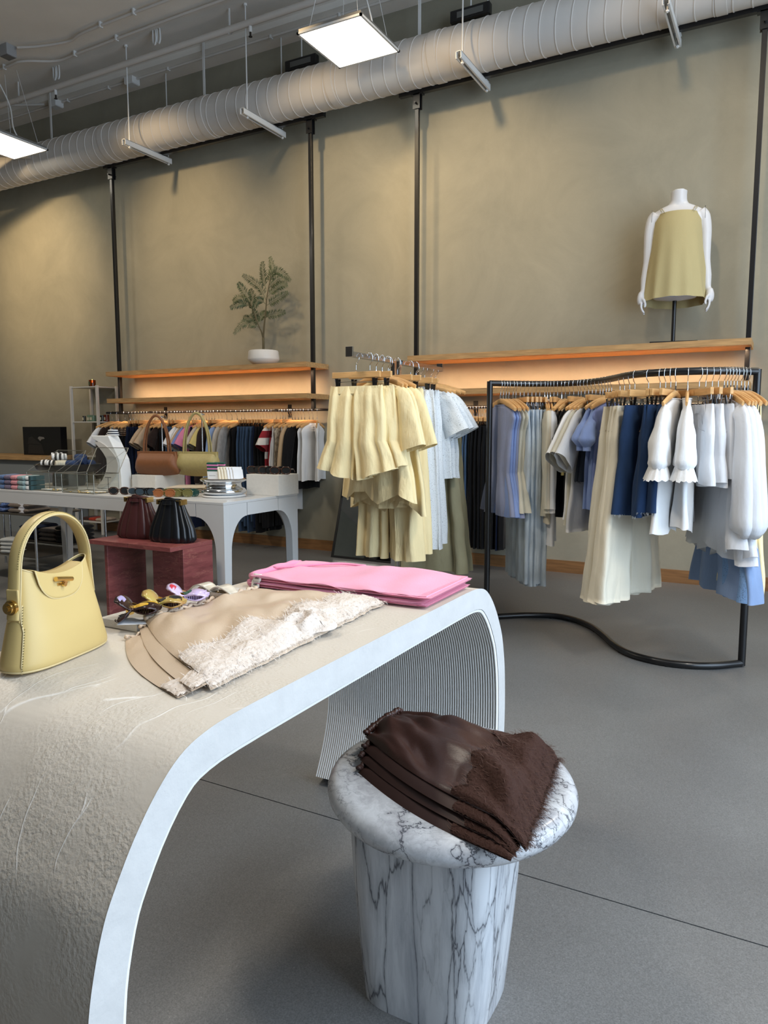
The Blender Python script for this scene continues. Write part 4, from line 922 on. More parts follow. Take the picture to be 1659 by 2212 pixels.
for i, (dx, dy, dz, k) in enumerate(sockpos):
    a = rj.uniform(-.6, .6)+YAW; o = thing('rolled_socks', (cxb+dx, cyb+dy, ZW+.127+dz), '%s rolled socks in the black bowl, %s' % (('white and black striped', 'navy speckled', 'plain cream')[k], wheres[i]), 'socks', None, a)
    for s_ in range(5):
        r = .026; m_ = (crw if s_ % 2 == 0 else mat('black_stripe', (40, 38, 38), .9)) if k == 0 else (nav if k == 1 else crm)
        MB().tube([(-.034+.014*s_, 0, r*.85), (-.0205+.014*s_, 0, r*.85)], r-.002*(s_ in (0, 4)), 12).build('knit_band', m_, o)
# folded sock stacks at the left end
fcols = [('blue', (88, 110, 148)), ('purple', (110, 98, 118)), ('pink', (206, 140, 146)), ('sage', (138, 158, 158))]
for i, (cn, c) in enumerate(fcols):
    m_ = fabric('%s_fleece' % cn, c, .08, vscale=30)
    for k in range(3):
        nm = ['bottom', 'middle', 'topmost'][k]
        x = -4.43+.065*i
        o = fold_item('folded_socks', '%s folded socks, %s of its stack at the left end' % (cn, nm), 'socks', m_, x+.012, 3.04, ZW+.0305*k, .062, .13, .030, 0, None, i*3+k)
        if i == 3:
            MB().box(x+.04, x+.075, 2.99, 3.09, ZW+.0305*k+.003, ZW+.0305*k+.027).build('white_toe', crw, o, world=True, smooth=False, bevel=.008)
            for s_ in range(3): MB().box(x+.078+.008*s_, x+.081+.008*s_, 2.99, 3.09, ZW+.0305*k+.002, ZW+.0305*k+.028).build('stripe_band', mat('dark_teal_knit', (50, 76, 80), .9), o, world=True, smooth=False)
# ------------------------------------------------------------------ red marble side table and pleated bags
m_red = marble('red_travertine', (138, 74, 72), (168, 112, 96), (104, 50, 50), 5.0, (1.0, 1.0, 4.5), (0, .12, .2), .010, 3.0, .12)
m_red.node_tree.nodes['Principled BSDF'].inputs['Roughness'].default_value = .35
rt_ = thing('red_marble_table', (-2.88, 2.77, 0), 'low red marble side table of upright slabs under the pleated bags', 'side table')
RX0, RX1, RY0, RY1, RZ_ = -3.165, -2.592, 2.605, 2.905, .55
MB().box(RX0, -2.884, RY0, RY1, RZ_-.022, RZ_).build('top_slab', m_red, rt_, world=True, smooth=False, bevel=.001)
MB().box(-2.882, RX1, RY0, RY1, RZ_-.022, RZ_).build('top_slab', m_red, rt_, world=True, smooth=False, bevel=.001)
MB().box(RX0+.09, RX0+.112, RY0+.02, RY1-.02, 0, RZ_-.0225).build('leg_slab', m_red, rt_, world=True, smooth=False, bevel=.002)
MB().box(-2.80, -2.6145, RY0+.085, RY0+.107, 0, RZ_-.0225).build('leg_slab', m_red, rt_, world=True, smooth=False, bevel=.002)
MB().box(RX1-.022, RX1, RY0+.085, RY1, 0, RZ_-.0225).build('leg_slab', m_red, rt_, world=True, smooth=False, bevel=.002)
def pleated(x, y, m, label, rz):
    b = thing('pleated_bag', (x, y, RZ_+.0005), label, 'handbag', 'pleated bags on the red table', rz)
    H_ = .212; rings = []; n_ = 168; K = 14
    for i in range(15):
        t_ = i/14; a = interp([(0, .118), (.08, .126), (.35, .115), (1, .060)], t_); d = interp([(0, .055), (.1, .062), (.4, .05), (1, .022)], t_)
        row = []
        for j in range(n_):
            th = 2*PI*j/n_; c, s = math.cos(th), math.sin(th)
            pl = (abs(math.sin(th*K/2+.3))**.7)*(.010 if t_ > .03 else .004)*(.55+.45*math.sin(PI*min(1, t_+.25)))
            row.append((math.copysign(abs(c)**.8, c)*(a+pl), math.copysign(abs(s)**.8, s)*(d+pl), H_*t_+.004*(1-abs(c))*t_*0))
        rings.append(row)
    MB().loft(rings, cap=True, capend=False).build('pleated_body', m, b, ang=50)
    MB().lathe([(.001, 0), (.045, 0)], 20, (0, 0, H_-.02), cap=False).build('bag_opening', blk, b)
    for sy_ in (-1, 1):
        MB().tube(smooth_path([(-.062, sy_*.02, H_-.004), (-.03, sy_*.024, H_+.003), (.03, sy_*.024, H_+.003), (.062, sy_*.02, H_-.004)], 5), .003, 8).build('frame_bar', m, b)
    for sx in (-1, 1):
        MB().box(sx*.070-.006, sx*.070+.006, -.026, .026, H_-.022, H_+.004).box(sx*.060-.014, sx*.060+.014, -.027, -.024, H_-.002, H_+.003).build('gold_corner', gold, b, smooth=False, bevel=.001)
    MB().tube(smooth_path([(-.045, 0, H_), (-.02, -.01, H_+.012), (.02, -.012, H_+.006), (.045, 0, H_)], 6), .006, 8).build('strap', m, b)
bur = mat('burgundy_leather', (66, 34, 34), .34, 0, .05, 30, spec=.5); bkl = mat('black_leather', (16, 18, 22), .32, 0, .05, 30, spec=.6)
pleated(-2.985, 2.785, bur, 'burgundy pleated bucket bag with gold corners on the red table', .12)
pleated(-2.73, 2.765, bkl, 'black pleated bucket bag with gold corners on the red table', .12)
# ------------------------------------------------------------------ nested chrome racks with knits, lower left
m_shelf = mat('dark_shelf', (78, 74, 68), .4)
def low_rack(x0, x1, y0, y1, zs, label):
    t = thing('tubular_rack', ((x0+x1)/2, (y0+y1)/2, 0), label, 'rack', 'nested chrome racks')
    for x in (x0, x1):
        for y in (y0, y1): MB().tube([(x, y, 0), (x, y, zs[-1]+.006)], .010, 10).build('leg', chrome, t, world=True)
    for z in zs: MB().box(x0-.005, x1+.005, y0-.005, y1+.005, z-.009, z+.003).build('shelf', m_shelf, t, world=True, smooth=False, bevel=.001)
    for z in zs[:1]:
        for y in (y0, y1): MB().tube([(x0, y, z-.012), (x1, y, z-.012)], .006, 8).build('rail', chrome, t, world=True)
low_rack(-5.55, -4.68, 3.40, 3.80, (.205, .51), 'near chrome tube rack with folded knits, far left')
low_rack(-5.75, -4.95, 3.88, 4.25, (.21, .54), 'rear chrome tube rack with folded knits, far left')
gk = fabric('taupe_knit', (120, 110, 102), .12, vscale=40); bk = fabric('black_knit', (20, 19, 20), .2); dk = fabric('brown_knit', (58, 46, 42), .15, vscale=30); wb = mat('white_band', (226, 228, 236), .7); bs = fabric('blue_pattern_knit', (88, 110, 160), .6, vscale=120); nv = fabric('ink_knit', (34, 44, 66), .2)
for k in range(3):
    o = fold_item('folded_knit', 'taupe knit with white band, %s of the near rack stack' % ['bottom', 'middle', 'topmost'][k], 'knitwear', gk, -4.90, 3.52, .513+.0385*k, .20, .22, .037, .1, None, k)
    MB().box(-4.885, -4.825, 3.415, 3.63, .515+.0385*k, .5515+.0385*k).build('paper_band', wb, o, world=True, smooth=False, bevel=.006)
    fold_item('folded_knit', 'blue patterned knit, %s of the stack at the left edge' % ['bottom', 'middle', 'topmost'][k], 'knitwear', bs, -5.12, 3.50, .513+.036*k, .16, .2, .035, .1, None, 5+k)
    fold_item('folded_knit', 'dark brown knit, %s of the rear rack stack' % ['bottom', 'middle', 'topmost'][k], 'knitwear', dk, -5.22, 4.02, .5435+.03*k, .18, .2, .029, 0, None, 9+k)
    fold_item('folded_knit', 'taupe striped knit, %s of the rear rack stack' % ['bottom', 'middle', 'topmost'][k], 'knitwear', gk, -5.42, 4.02, .5435+.032*k, .17, .2, .031, 0, None, 12+k)
    fold_item('folded_knit', 'grey knit, %s of the stack on the lower shelf' % ['bottom', 'middle', 'topmost'][k], 'knitwear', gk, -5.25, 4.03, .2135+.035*k, .22, .24, .034, 0, None, 15+k)
    fold_item('folded_knit', 'ink blue knit, %s of the lower shelf stack at the left' % ['bottom', 'middle', 'topmost'][k], 'knitwear', nv, -5.5, 4.03, .2135+.04*k, .2, .24, .038, 0, None, 18+k)
for k in range(4):
    fold_item('folded_knit', 'black knit, %s of the stack on the rear lower shelf' % ['bottom', 'second', 'third', 'topmost'][k], 'knitwear', bk, -5.04, 4.02, .2135+.034*k, .17, .26, .033, 0, None, 21+k)
    if k < 2: fold_item('folded_knit', 'black knit, %s one on the rear rack top' % ['lower', 'upper'][k], 'knitwear', bk, -5.045, 4.03, .5435+.034*k, .16, .26, .033, 0, None, 26+k)
for k in range(4):
    fold_item('folded_socks', 'grey and black striped socks, %s of the lowest stack at the left edge' % ['bottom', 'second', 'third', 'topmost'][k], 'socks', mat('striped_sock', (190, 192, 190), .9, 0, .0, 1, 0, 1, col2=None), -5.03, 3.46, .2085+.028*k, .14, .12, .027, .2, None, 30+k)
# ------------------------------------------------------------------ white shelving unit at the wall
et = thing('white_shelf_unit', (-6.57, 5.55, 0), 'white metal open shelf unit with jars standing at the wall', 'shelf unit')
ex0, ex1, ey0, ey1 = -6.765, -6.365, 5.43, 5.685; m_ew = mat('shelf_white', (204, 198, 188), .5)
for x in (ex0, ex1):
    for y in (ey0, ey1): MB().box(x-.012, x+.012, y-.012, y+.012, 0, 1.58).build('leg', m_ew, et, world=True, smooth=False)
for z in (1.572, 1.205, .84, .46, .135):
    q = MB().box(ex0+.012, ex1-.012, ey0-.008, ey1+.008, z-.012, z).build('shelf', m_ew, et, world=True, smooth=False)
t = thing('amber_candle', (-6.585, 5.56, 1.5725), 'lit candle in an amber glass on top of the white shelf unit', 'candle')
amb = mat('amber_glass', (150, 72, 20), .1, trans=.7)
MB().lathe([(.036, 0), (.036, .075), (.033, .075), (.033, .004), (.001, .004)], 24, (-6.585, 5.56, 1.5725), cap=False).build('glass_jar', amb, t, world=True)
MB().lathe([(.001, .004), (.032, .004), (.032, .045), (.001, .045)], 20, (-6.585, 5.56, 1.5725), cap=False).build('wax', mat('wax', (226, 196, 140), .6), t, world=True)
MB().lathe([(.001, .047), (.006, .055), (.005, .066), (.001, .082)], 10, (-6.585, 5.56, 1.5725), cap=False).build('flame', mat('flame', (255, 190, 90), .5, emit=12), t, world=True)
MB().box(-6.60, -6.58, 5.522, 5.524, 1.59, 1.63).build('candle_label', mat('dark_green_label', (60, 74, 50), .7), t, world=True, smooth=False)
jars = [(-6.70, (60, 56, 48), .018, .06, 'thin dark bottle, leftmost on the jar shelf'), (-6.64, (116, 140, 118), .032, .07, 'pale green candle jar on the white shelf unit'), (-6.56, (110, 134, 112), .032, .065, 'pale green candle jar right of the first one'),
        (-6.48, (34, 36, 30), .032, .065, 'black candle jar left of the shelf post'), (-6.42, (40, 40, 34), .030, .06, 'black candle jar beside the shelf post'), (-6.39, (96, 40, 24), .03, .07, 'amber red candle jar at the right end')]
for i, (x, c, r, h, lab) in enumerate(jars):
    t = thing('candle_jar', (x, 5.53+.03*(i % 2), 1.2055), lab, 'jar', None)
    MB().lathe([(.001, 0), (r, 0), (r, h), (r*.9, h), (r*.9, h-.01), (.001, h-.01)], 20, (x, 5.53+.03*(i % 2), 1.2055), cap=False).build('jar_body', mat('jar_%d' % i, c, .15), t, world=True, ang=50)
    MB().box(x-r*.5, x+r*.5, 5.53+.03*(i % 2)-r-.0012, 5.53+.03*(i % 2)-r+.002, 1.22, 1.25).build('jar_label', mat('label_cream', (190, 184, 160), .7), t, world=True, smooth=False)
for i, (x, c, lab) in enumerate(((-6.66, (70, 46, 40), 'brown patterned folded scarf on the lowest shelf'), (-6.56, (176, 62, 40), 'orange red folded scarf on the lowest shelf'), (-6.45, (190, 170, 150), 'cream patterned folded scarf on the lowest shelf'))):
    fold_item('folded_scarf', lab, 'scarf', fabric('scarf_%d' % i, c, .3, vscale=50), x, 5.55, .1355, .14, .18, .035, .1, None, 40+i)
# counter with black poster bag
ct = thing('service_counter', (-8.0, 5.35, 0), 'wood topped service counter at the far left wall', 'counter')
MB().box(-9.9, -6.86, 5.08, 5.69, .795, .835).build('counter_top', oak, ct, world=True, smooth=False, bevel=.003)
MB().box(-9.9, -6.90, 5.14, 5.69, 0, .795).build('counter_body', mat('counter_grey', (138, 142, 142), .7), ct, world=True, smooth=False)
pb = thing('display_case_black', (-7.3, 5.45, .8355), 'black display box standing on the counter, printed with a bag photo', 'display box'); pb.name = 'black_display_box'
p0 = at(52, 984, 'y', 5.42); p1 = at(133, 984, 'y', 5.42); px0, px1 = p0.x, p1.x; pt_ = at(90, 922, 'y', 5.42).z
MB().box(px0, px1, 5.42, 5.50, .8355, pt_).build('box_body', mat('gloss_black', (14, 14, 18), .25), pb, world=True, smooth=False)
pbm = mat('print_dark', (38, 36, 36), .4); pbh = mat('print_highlight', (120, 116, 112), .4)
pw = px1-px0; ph = pt_-.8355
MB().prism([(px0+pw*a, .8355+ph*b) for a, b in ((.12, .05), (.14, .38), (.5, .36), (.55, .05))], 'y', 5.4185, 5.42).build('bag_print', pbm, pb, world=True, smooth=False)
MB().prism([(px0+pw*a, .8355+ph*b) for a, b in ((.13, .4), (.15, .62), (.25, .66), (.36, .52), (.5, .38))], 'y', 5.4183, 5.42).build('strap_print', pbm, pb, world=True, smooth=False)
MB().prism([(px0+pw*a, .8355+ph*b) for a, b in ((.40, .60), (.44, .66), (.56, .64), (.58, .58), (.5, .56), (.46, .50))], 'y', 5.418, 5.42).build('buckle_print', pbh, pb, world=True, smooth=False)
gp = at(22, 978, 'z', .836)
tag(MB().tube([(gp.x-.06, 5.3, .842), (gp.x+.08, 5.3, .842)], .006, 8).build('pen', gold), 'brass pen lying on the wood counter', 'pen')
# ------------------------------------------------------------------ leaning mirror
mr = thing('leaning_mirror', (-3.24, 5.56, 0), 'floor mirror in a thin black frame leaning on the wall behind the yellow clothes', 'mirror')
A = Vector((-3.47, 5.41, 0.0)); W_ = .66; Ht = 1.02; tilt = math.atan2(.30, .98)
Mm = Matrix.Translation(A) @ Matrix.Rotation(-.04, 4, 'Z') @ Matrix.Rotation(-tilt, 4, 'X')
MB().box(.02, W_-.02, .006, .012, .02, Ht-.02, Mm).build('mirror_glass', mat('mirror_silver', (205, 208, 210), .02, 1.), mr, world=True, smooth=False)
for a in ((0, .02, 0, Ht), (W_-.02, W_, 0, Ht), (.02, W_-.02, 0, .02), (.02, W_-.02, Ht-.02, Ht)): MB().box(a[0], a[1], 0, .03, a[2], a[3], Mm).build('frame_side', black_metal, mr, world=True, smooth=False)
# ------------------------------------------------------------------ hangers
def proto_hanger():
    t = thing('wooden_hanger', (0, 0, 0), 'x', 'hanger')
    pts = []; r = []
    for k in range(21):
        u = -1+2*k/20; pts.append((u*.205, -.006*abs(u)**2, -.098-.052*abs(u)**1.35)); r.append(.0155*(1-.30*abs(u)**3))
    MB().tube(pts, r, 10, flat=1, up=(0, 0, 1)).build('hanger_body', maple, t, ang=60)
    o = [c for c in t.children][0]
    for v in o.data.vertices: v.co.y *= .48
    hk = [(0, 0, -.088), (0, 0, -.045), (.004, 0, -.036), (.014, 0, -.026), (.019, 0, -.008), (.015, 0, .011), (0, 0, .0195), (-.014, 0, .012), (-.0175, 0, .002)]
    MB().tube(smooth_path(hk, 3), .0019, 6).build('hook', chrome, t, ang=180)
    MB().tube([(0, 0, -.09), (0, 0, -.062)], .0035, 8).build('ferrule', chrome, t)
    return t
def proto_clip():
    t = thing('clip_hanger', (0, 0, 0), 'x', 'hanger')
    MB().box(-.145, .145, -.0075, .0075, -.108, -.078).build('hanger_bar', maple, t, smooth=False, bevel=.002)
    hk = [(0, 0, -.078), (0, 0, -.045), (.004, 0, -.036), (.014, 0, -.026), (.019, 0, -.008), (.015, 0, .011), (0, 0, .0195), (-.014, 0, .012), (-.0175, 0, .002)]
    MB().tube(smooth_path(hk, 3), .0019, 6).build('hook', chrome, t, ang=180)
    MB().tube([(-.13, 0, -.105), (-.13, 0, -.128), (.13, 0, -.128), (.13, 0, -.105)], .0016, 6).build('clip_wire', chrome, t)
    for sx in (-1, 1):
        c = MB()
        for sy_ in (-1, 1): c.add([(sx*.112-.009, sy_*.012, -.112), (sx*.112+.009, sy_*.012, -.112), (sx*.112+.009, sy_*.0035, -.165), (sx*.112-.009, sy_*.0035, -.165), (sx*.112-.009, sy_*.014, -.111), (sx*.112+.009, sy_*.014, -.111), (sx*.112+.009, sy_*.0055, -.166), (sx*.112-.009, sy_*.0055, -.166)], [(0, 1, 2, 3), (7, 6, 5, 4), (0, 4, 5, 1), (3, 2, 6, 7), (0, 3, 7, 4), (1, 5, 6, 2)])
        c.build('clip', mat('clip_metal', (96, 98, 102), .3, 1.), t, smooth=False)
    return t
PH, PC = proto_hanger(), proto_clip(); used = set()
def hang(kind, loc, rz, label, group, s=1.0):
    P = PH if kind == 'wood' else PC
    t = P if kind not in used else copy_tree(P)
    used.add(kind); t.location = loc; t.rotation_euler = (0, 0, rz); t.scale = (s, 1, 1)
    t['label'] = ' '.join(label.split()[:16]); t['group'] = group; return t
# ------------------------------------------------------------------ garments (local: X across, Z down from the rail, Y along the rail)
def sgp(c, e): return math.copysign(abs(c)**e, c)
def cloth(rows, n=40, k=(9, 17), seed=0, hem=.0, e=.8, capt=False, capb=False, drift=.8):
    """rows: (z, half width, half thickness, fold amplitude, centre x)"""
    rings = []; zs = [r[0] for r in rows]
    def at_(z, i): return interp([(-r[0], r[i]) for r in rows], -z)
    m = max(6, int(abs(zs[-1]-zs[0])/.022)); seq = sorted(set([round(lerp(zs[0], zs[-1], j/m), 4) for j in range(m+1)]+[r[0] for r in rows]), reverse=True)
    L_ = abs(zs[-1]-zs[0]) or 1
    for z in seq:
        a, b, f, cx = at_(z, 1), at_(z, 2), at_(z, 3), at_(z, 4); t = abs(z-zs[0])/L_; ring_ = []
        for j in range(n):
            th = 2*PI*j/n; c, s = math.cos(th), math.sin(th); x = sgp(c, e)
            ph = x*a*100/3
            fold = f*(math.sin(x*k[0]+seed+drift*t+1.2*nz(seed, t*2))+.55*math.sin(x*k[1]+seed*2.3-drift*t)+.5*nz(x*3+seed, t*4, seed))
            y = b*sgp(s, .9)*(1+.25*nz(x*2, z*7, seed+sgp(s, 1)))+fold*(1-.25*(abs(x)**6))
            ring_.append((cx+x*a*(1+.03*nz(z*9, seed, c)), y, z+(hem*math.sin(x*k[0]*.7+seed*1.7)*t**6 if hem else 0)))
        rings.append(ring_)
    return rings
def limb(path, rad, thick, n=18, seed=0, f=.003):
    """sleeve / leg lofted in the XZ plane: path of (x, z), radii across, thickness along Y"""
    pts = smooth_path([(x, 0, z) for x, z in path], 5); N_ = len(pts); rings = []
    for i, p in enumerate(pts):
        t = (pts[min(i+1, N_-1)]-pts[max(0, i-1)]).normalized(); nn = Vector((-t.z, 0, t.x)); u = i/(N_-1)
        ra = interp([(j/(len(rad)-1), r) for j, r in enumerate(rad)], u); tb = interp([(j/(len(thick)-1), r) for j, r in enumerate(thick)], u)
        row = []
        for j in range(n):
            a = 2*PI*j/n; c, s = math.cos(a), math.sin(a)
            row.append(p+nn*ra*c+Vector((0, tb*s*(1+.3*nz(c*2, u*5, seed))+f*math.sin(c*4+seed+u*3), 0)))
        rings.append(row)
    return rings
def gar(name, m, rows, label, cat, group=None, **k):
    q = MB(); q.loft(cloth(rows, **k), cap=False); o = q.build(name, m, origin=(0, 0, 0), ang=180); return tag(o, label, cat, group)
def sub(o, name, m, rings, cap=False, ang=180): return MB().loft(rings, cap=cap).build(name, m, o, ang=ang)
def top(label, m, L_=.58, w=.215, flare=.0, sleeve=None, fold=.006, b=.028, collar=None, cat='top', name='t_shirt', seed=0, group=None, strap=None, waist=None, neck=.075, hem=.004, sm=None, fr=None):
    """tee, shirt, sleeveless blouse or strappy top"""
    z0 = -.125
    if strap:
        zt = -.155-strap; rows = [(zt, w*.80, .012, .001, 0), (zt-.06, w*.88, b*.8, fold*.3, 0)]
    else:
        rows = [(z0+.004, neck*.8, .018, 0, 0), (z0-.004, neck, .02, 0, 0), (z0-.022, neck+.06, .018, 0, 0), (z0-.045, .178, .018, 0, 0), (z0-.07, .196, .020, fold*.2, 0), (z0-.14, w*.92, b*.8, fold*.4, 0)]
    zb = z0-L_
    if waist: rows += [(lerp(rows[-1][0], zb, .5), w*waist, b*.8, fold*.6, 0)]
    else: rows += [(lerp(rows[-1][0], zb, .4), w, b, fold*.8, 0)]
    rows += [(zb, w+flare, b*1.2, fold*1.5, 0)]
    o = gar(name, m, rows, label, cat, group, seed=seed, hem=hem)
    if strap:
        for sx in (-1, 1):
            for sy_ in (-1, 1): MB().tube([(sx*.13, sy_*.004, -.137), (sx*w*.72, sy_*.012, zt+.004)], .0028, 5).build('strap', sm or m, o, ang=180)
    if sleeve:
        kind, sl, sr, ang_ = sleeve
        for sx in (-1, 1):
            a = ang_*(1+.1*math.sin(seed+sx)); x0, z1 = .172, z0-.075
            ex, ez = x0+.045+math.sin(a)*sl, z1-math.cos(a)*sl
            if kind == 'short': path = [(x0-.02, z1+.02), (x0+.03, z1-.03), (lerp(x0+.03, ex, .5), lerp(z1-.03, ez, .5)), (ex, ez)]; rad = [.045, sr*.80, sr*.98, sr*1.1]; th = [.016, .024, .028, .034]
            elif kind == 'long': path = [(x0-.02, z1+.02), (x0+.025, z1-.04), (x0+.04+math.sin(a)*sl*.5, z1-sl*.5), (ex, ez)]; rad = [.05, sr, sr*.9, sr*.72]; th = [.018, .026, .024, .02]
            else: path = [(x0-.02, z1+.02), (x0+.03, z1-.04), (x0+.045+math.sin(a)*sl*.5, z1-sl*.5), (ex, ez+.03), (ex, ez)]; rad = [.045, sr*.8, sr, sr*1.15, sr*.45]; th = [.018, .03, .04, .045, .018]
            sl_o = sub(o, 'sleeve', m, [[(p[0]*1 if sx > 0 else -p[0], p[1], p[2]) for p in r_] for r_ in limb([(x, z) for x, z in path], rad, th, 20, seed+sx, .004)])
            if kind == 'balloon' or kind == 'long':
                MB().loft([[(sx*(ex+(sr*.5)*math.cos(2*PI*j/14)), .02*math.sin(2*PI*j/14), ez+dz) for j in range(14)] for dz in (.012, -.02)], cap=False).build('cuff', m, sl_o, ang=180)
            if kind == 'ruffle':
                rg = MB(); rg.loft([[(sx*(ex+(sr*(.6+q_)+.006*math.sin(j*2.3))*math.cos(2*PI*j/36)), (.035+.02*q_+.006*math.sin(j*3.1))*math.sin(2*PI*j/36), ez+.02-.06*q_+.005*math.sin(j*2)) for j in range(36)] for q_ in (0, .35, .7, 1.)], cap=False).build('ruffle', m, sl_o, ang=180)
    if collar:
        MB().loft([[((neck+dx)*math.cos(2*PI*j/20), (.024+dx*.4)*math.sin(2*PI*j/20), z0+dz-.010*math.sin(2*PI*j/20)) for j in range(20)] for dx, dz in ((-.008, .022), (-.004, .03), (.012, .01), (.018, -.008))], cap=False).build('collar', sm or m, o, ang=180)
    elif not strap:
        MB().tube([((neck*.92)*math.cos(2*PI*j/18), .02*math.sin(2*PI*j/18), z0+.002) for j in range(19)], .0035, 6, cap=False).build('neck_band', sm or m, o, ang=180)
    return o
def trousers(label, m, L_=.95, w=.17, leg=.095, hemw=.09, fold=.004, b=.02, cat='trousers', name='jeans', seed=0, group=None, belt=True, spread=.012, fray=None, crotch=.25, elastic=False, zt=-.150, hb=None, pocket=None, tilt=0.):
    yk = [(zt, w, .014, .001, 0), (zt-.038, w*1.01, .016, .001, 0)]
    o = gar(name, m, yk, label, cat, group, seed=seed, n=56)
    el_ = .35 if elastic else 0
    for sx in (-1, 1):
        x0 = sx*w*.5; x1 = sx*(hemw+spread); xc = sx*w*.56
        rows = [(zt-.002, w*.525, .0125, fold*(.15+el_*.5), x0), (zt-.05, w*.545, b*.75, fold*(.35+el_), x0), (zt-crotch*.6, w*.585, b*1.1, fold*.8, xc), (zt-crotch, w*.60, b*1.2, fold, xc),
                (lerp(zt-crotch, zt-L_, .5), lerp(w*.60, hemw, .55), b*1.25, fold*1.15, lerp(xc, x1, .6)), (zt-L_, hemw, b*1.2 if not hb else hb, fold*1.45, x1)]
        rings = cloth(rows, n=44, seed=seed+sx*1.3, k=(5, 9) if not elastic else (7, 13), hem=.003)
        if tilt:
            nr = len(rings)
            for i_, r_ in enumerate(rings):
                t_ = (i_/(nr-1))**3
                for j_, p_ in enumerate(r_): r_[j_] = (p_[0], p_[1], p_[2]-tilt*t_*(1-min(1, abs(p_[0])/(2*hemw))))
        lg = sub(o, 'leg', m, rings)
        if fray:
            rg = random.Random(seed*7+sx); F = []
            for q_ in range(90):
                a = rg.uniform(0, 2*PI); F.append(((x1+hemw*sgp(math.cos(a), .8), b*1.2*math.sin(a), zt-L_+.002), (rg.uniform(-.006, .006), rg.uniform(-.005, .005), -rg.uniform(.006, .022))))
            mb = MB(); threads(mb, F, .0006, rg); f = mb.build('frayed_hem', fray, lg, smooth=False, fix=False); f['kind'] = 'stuff'
    if belt:
        q = MB(); q.loft([[(p[0]*1.01, p[1]*1.0+(.0015 if p[1] > 0 else -.0015), p[2]+dz) for p in cloth([(zt, w, .014, .0015, 0), (zt-.01, w, .014, .0015, 0)], seed=seed)[0]] for dz in (.001, -.036)], cap=False)
        q.build('waistband', m, o, ang=180)
        if not elastic:
            for xx in (-.1, 0, .1): MB().box(xx-.005, xx+.005, -.0185, -.0155, zt-.04, zt+.002).build('belt_loop', m, o, smooth=False)
    if elastic:
        rr_ = []
        for dz in (.004, -.004, -.018, -.032):
            rr_.append([(w*1.0*sgp(math.cos(2*PI*j/96), .8), (.014+.0035*math.sin(j*2.1))*sgp(math.sin(2*PI*j/96), .8)+0, zt+dz+.002*math.sin(j*1.3)-(.012*(1-abs(math.cos(2*PI*j/96))**2) if elastic == 'dip' else 0)) for j in range(96)])
        MB().loft(rr_, cap=False).build('elastic_waist', m, o, ang=180)
    if pocket:
        for sx in (-1, 1): MB().tube(smooth_path([(sx*w*.45, -b*1.35, zt-.045), (sx*w*.6, -b*1.5, zt-.10), (sx*w*1.0, -b*.8, zt-.12)], 5), .0012, 5).build('pocket_seam', pocket, o, ang=180)
    return o
def skirt(label, m, L_=.7, w=.15, flare=.12, fold=.012, b=.03, cat='skirt', name='skirt', seed=0, group=None, zt=-.150, hem=.006, k=(9, 17)):
    rows = [(zt, w, .014, .002, 0), (zt-.05, w*1.03, b*.7, fold*.3, 0), (zt-L_*.5, w+flare*.45, b, fold*.7, 0), (zt-L_, w+flare, b*1.5, fold*1.3, 0)]
    o = gar(name, m, rows, label, cat, group, seed=seed, hem=hem, n=56, k=k)
    MB().loft([[(p[0]*1.01, p[1]*1.1, p[2]+dz) for p in cloth([(zt, w, .014, .001, 0), (zt-.01, w, .014, .001, 0)], seed=seed)[0]] for dz in (.001, -.03)], cap=False).build('waistband', m, o, ang=180)
    return o
def put(o, x, y, z, rz, s=1.0): o.location = (x, y, z); o.rotation_euler = (0, 0, rz); o.scale = (s, 1, s); return o
# ------------------------------------------------------------------ fabrics for the rails
def fab(n, c, **k):
    k.setdefault('bump', .55); k.setdefault('bscale', 26); k.setdefault('bdist', .010); k.setdefault('stretch', (1, 1, .38)); return fabric(n, c, **k)
F_ = dict(
 white=fab('white_cotton', (228, 228, 228), var=.03), cream=fab('cream_cotton', (204, 194, 174), var=.05), beige=fab('beige_jersey', (188, 164, 136), var=.05),
 brown=fab('dark_brown', (46, 34, 30)), black=fab('black_cloth', (15, 15, 18), var=.2), navyj=denim('navy', (26, 34, 56)), bluej=denim('blue', (72, 94, 122)),
 lightj=denim('light', (192, 203, 212)), greyj=denim('slate', (62, 80, 104)), tan=fab('tan_cloth', (178, 152, 120)), lav=fab('lavender_blue', (124, 138, 190)), pink=fab('pink_cloth', (212, 130, 160)),
 yel=fab('soft_yellow', (206, 188, 120)), sky=fab('pale_blue_shirt', (132, 154, 190)), oat=fab('oatmeal_knit', (188, 178, 164), vscale=40), grey=fab('grey_knit', (150, 148, 146), vscale=60),
 red=fab('dark_red', (142, 30, 40)), maroon=fab('maroon_cloth', (56, 22, 28)), floral=fab('floral_print', (206, 194, 172), var=.4, vscale=90, col2=(110, 92, 74)),
 lemon=fab('lemon_linen', (242, 222, 172), var=.06, bump=.75, bscale=34, stretch=(1, 1, .3)), eyelet=lace_mat('white_eyelet', (226, 230, 232), 130, .16), sage=fab('sage_chiffon', (164, 158, 128)),
 blue=fab('cornflower_cotton', (128, 148, 196)), greyblue=fab('grey_blue_cotton', (136, 142, 168)), stone=fab('stone_cotton', (196, 190, 172)), ddenim=denim('dark', (42, 50, 68)), mdenim=denim('mid', (40, 60, 92)),
 blackdenim=denim('washed_black', (48, 54, 64)), ivory=fab('ivory_twill', (232, 224, 204), var=.03), wdenim=fab('white_denim', (226, 226, 228), var=.03), eyeblue=lace_mat('blue_eyelet', (122, 156, 200), 110, .16), khaki=fab('khaki_yellow', (190, 176, 116)))
def sheer(name, c, a):
    m = fab(name, c, var=.02); m.node_tree.nodes['Principled BSDF'].inputs['Alpha'].default_value = a; return m
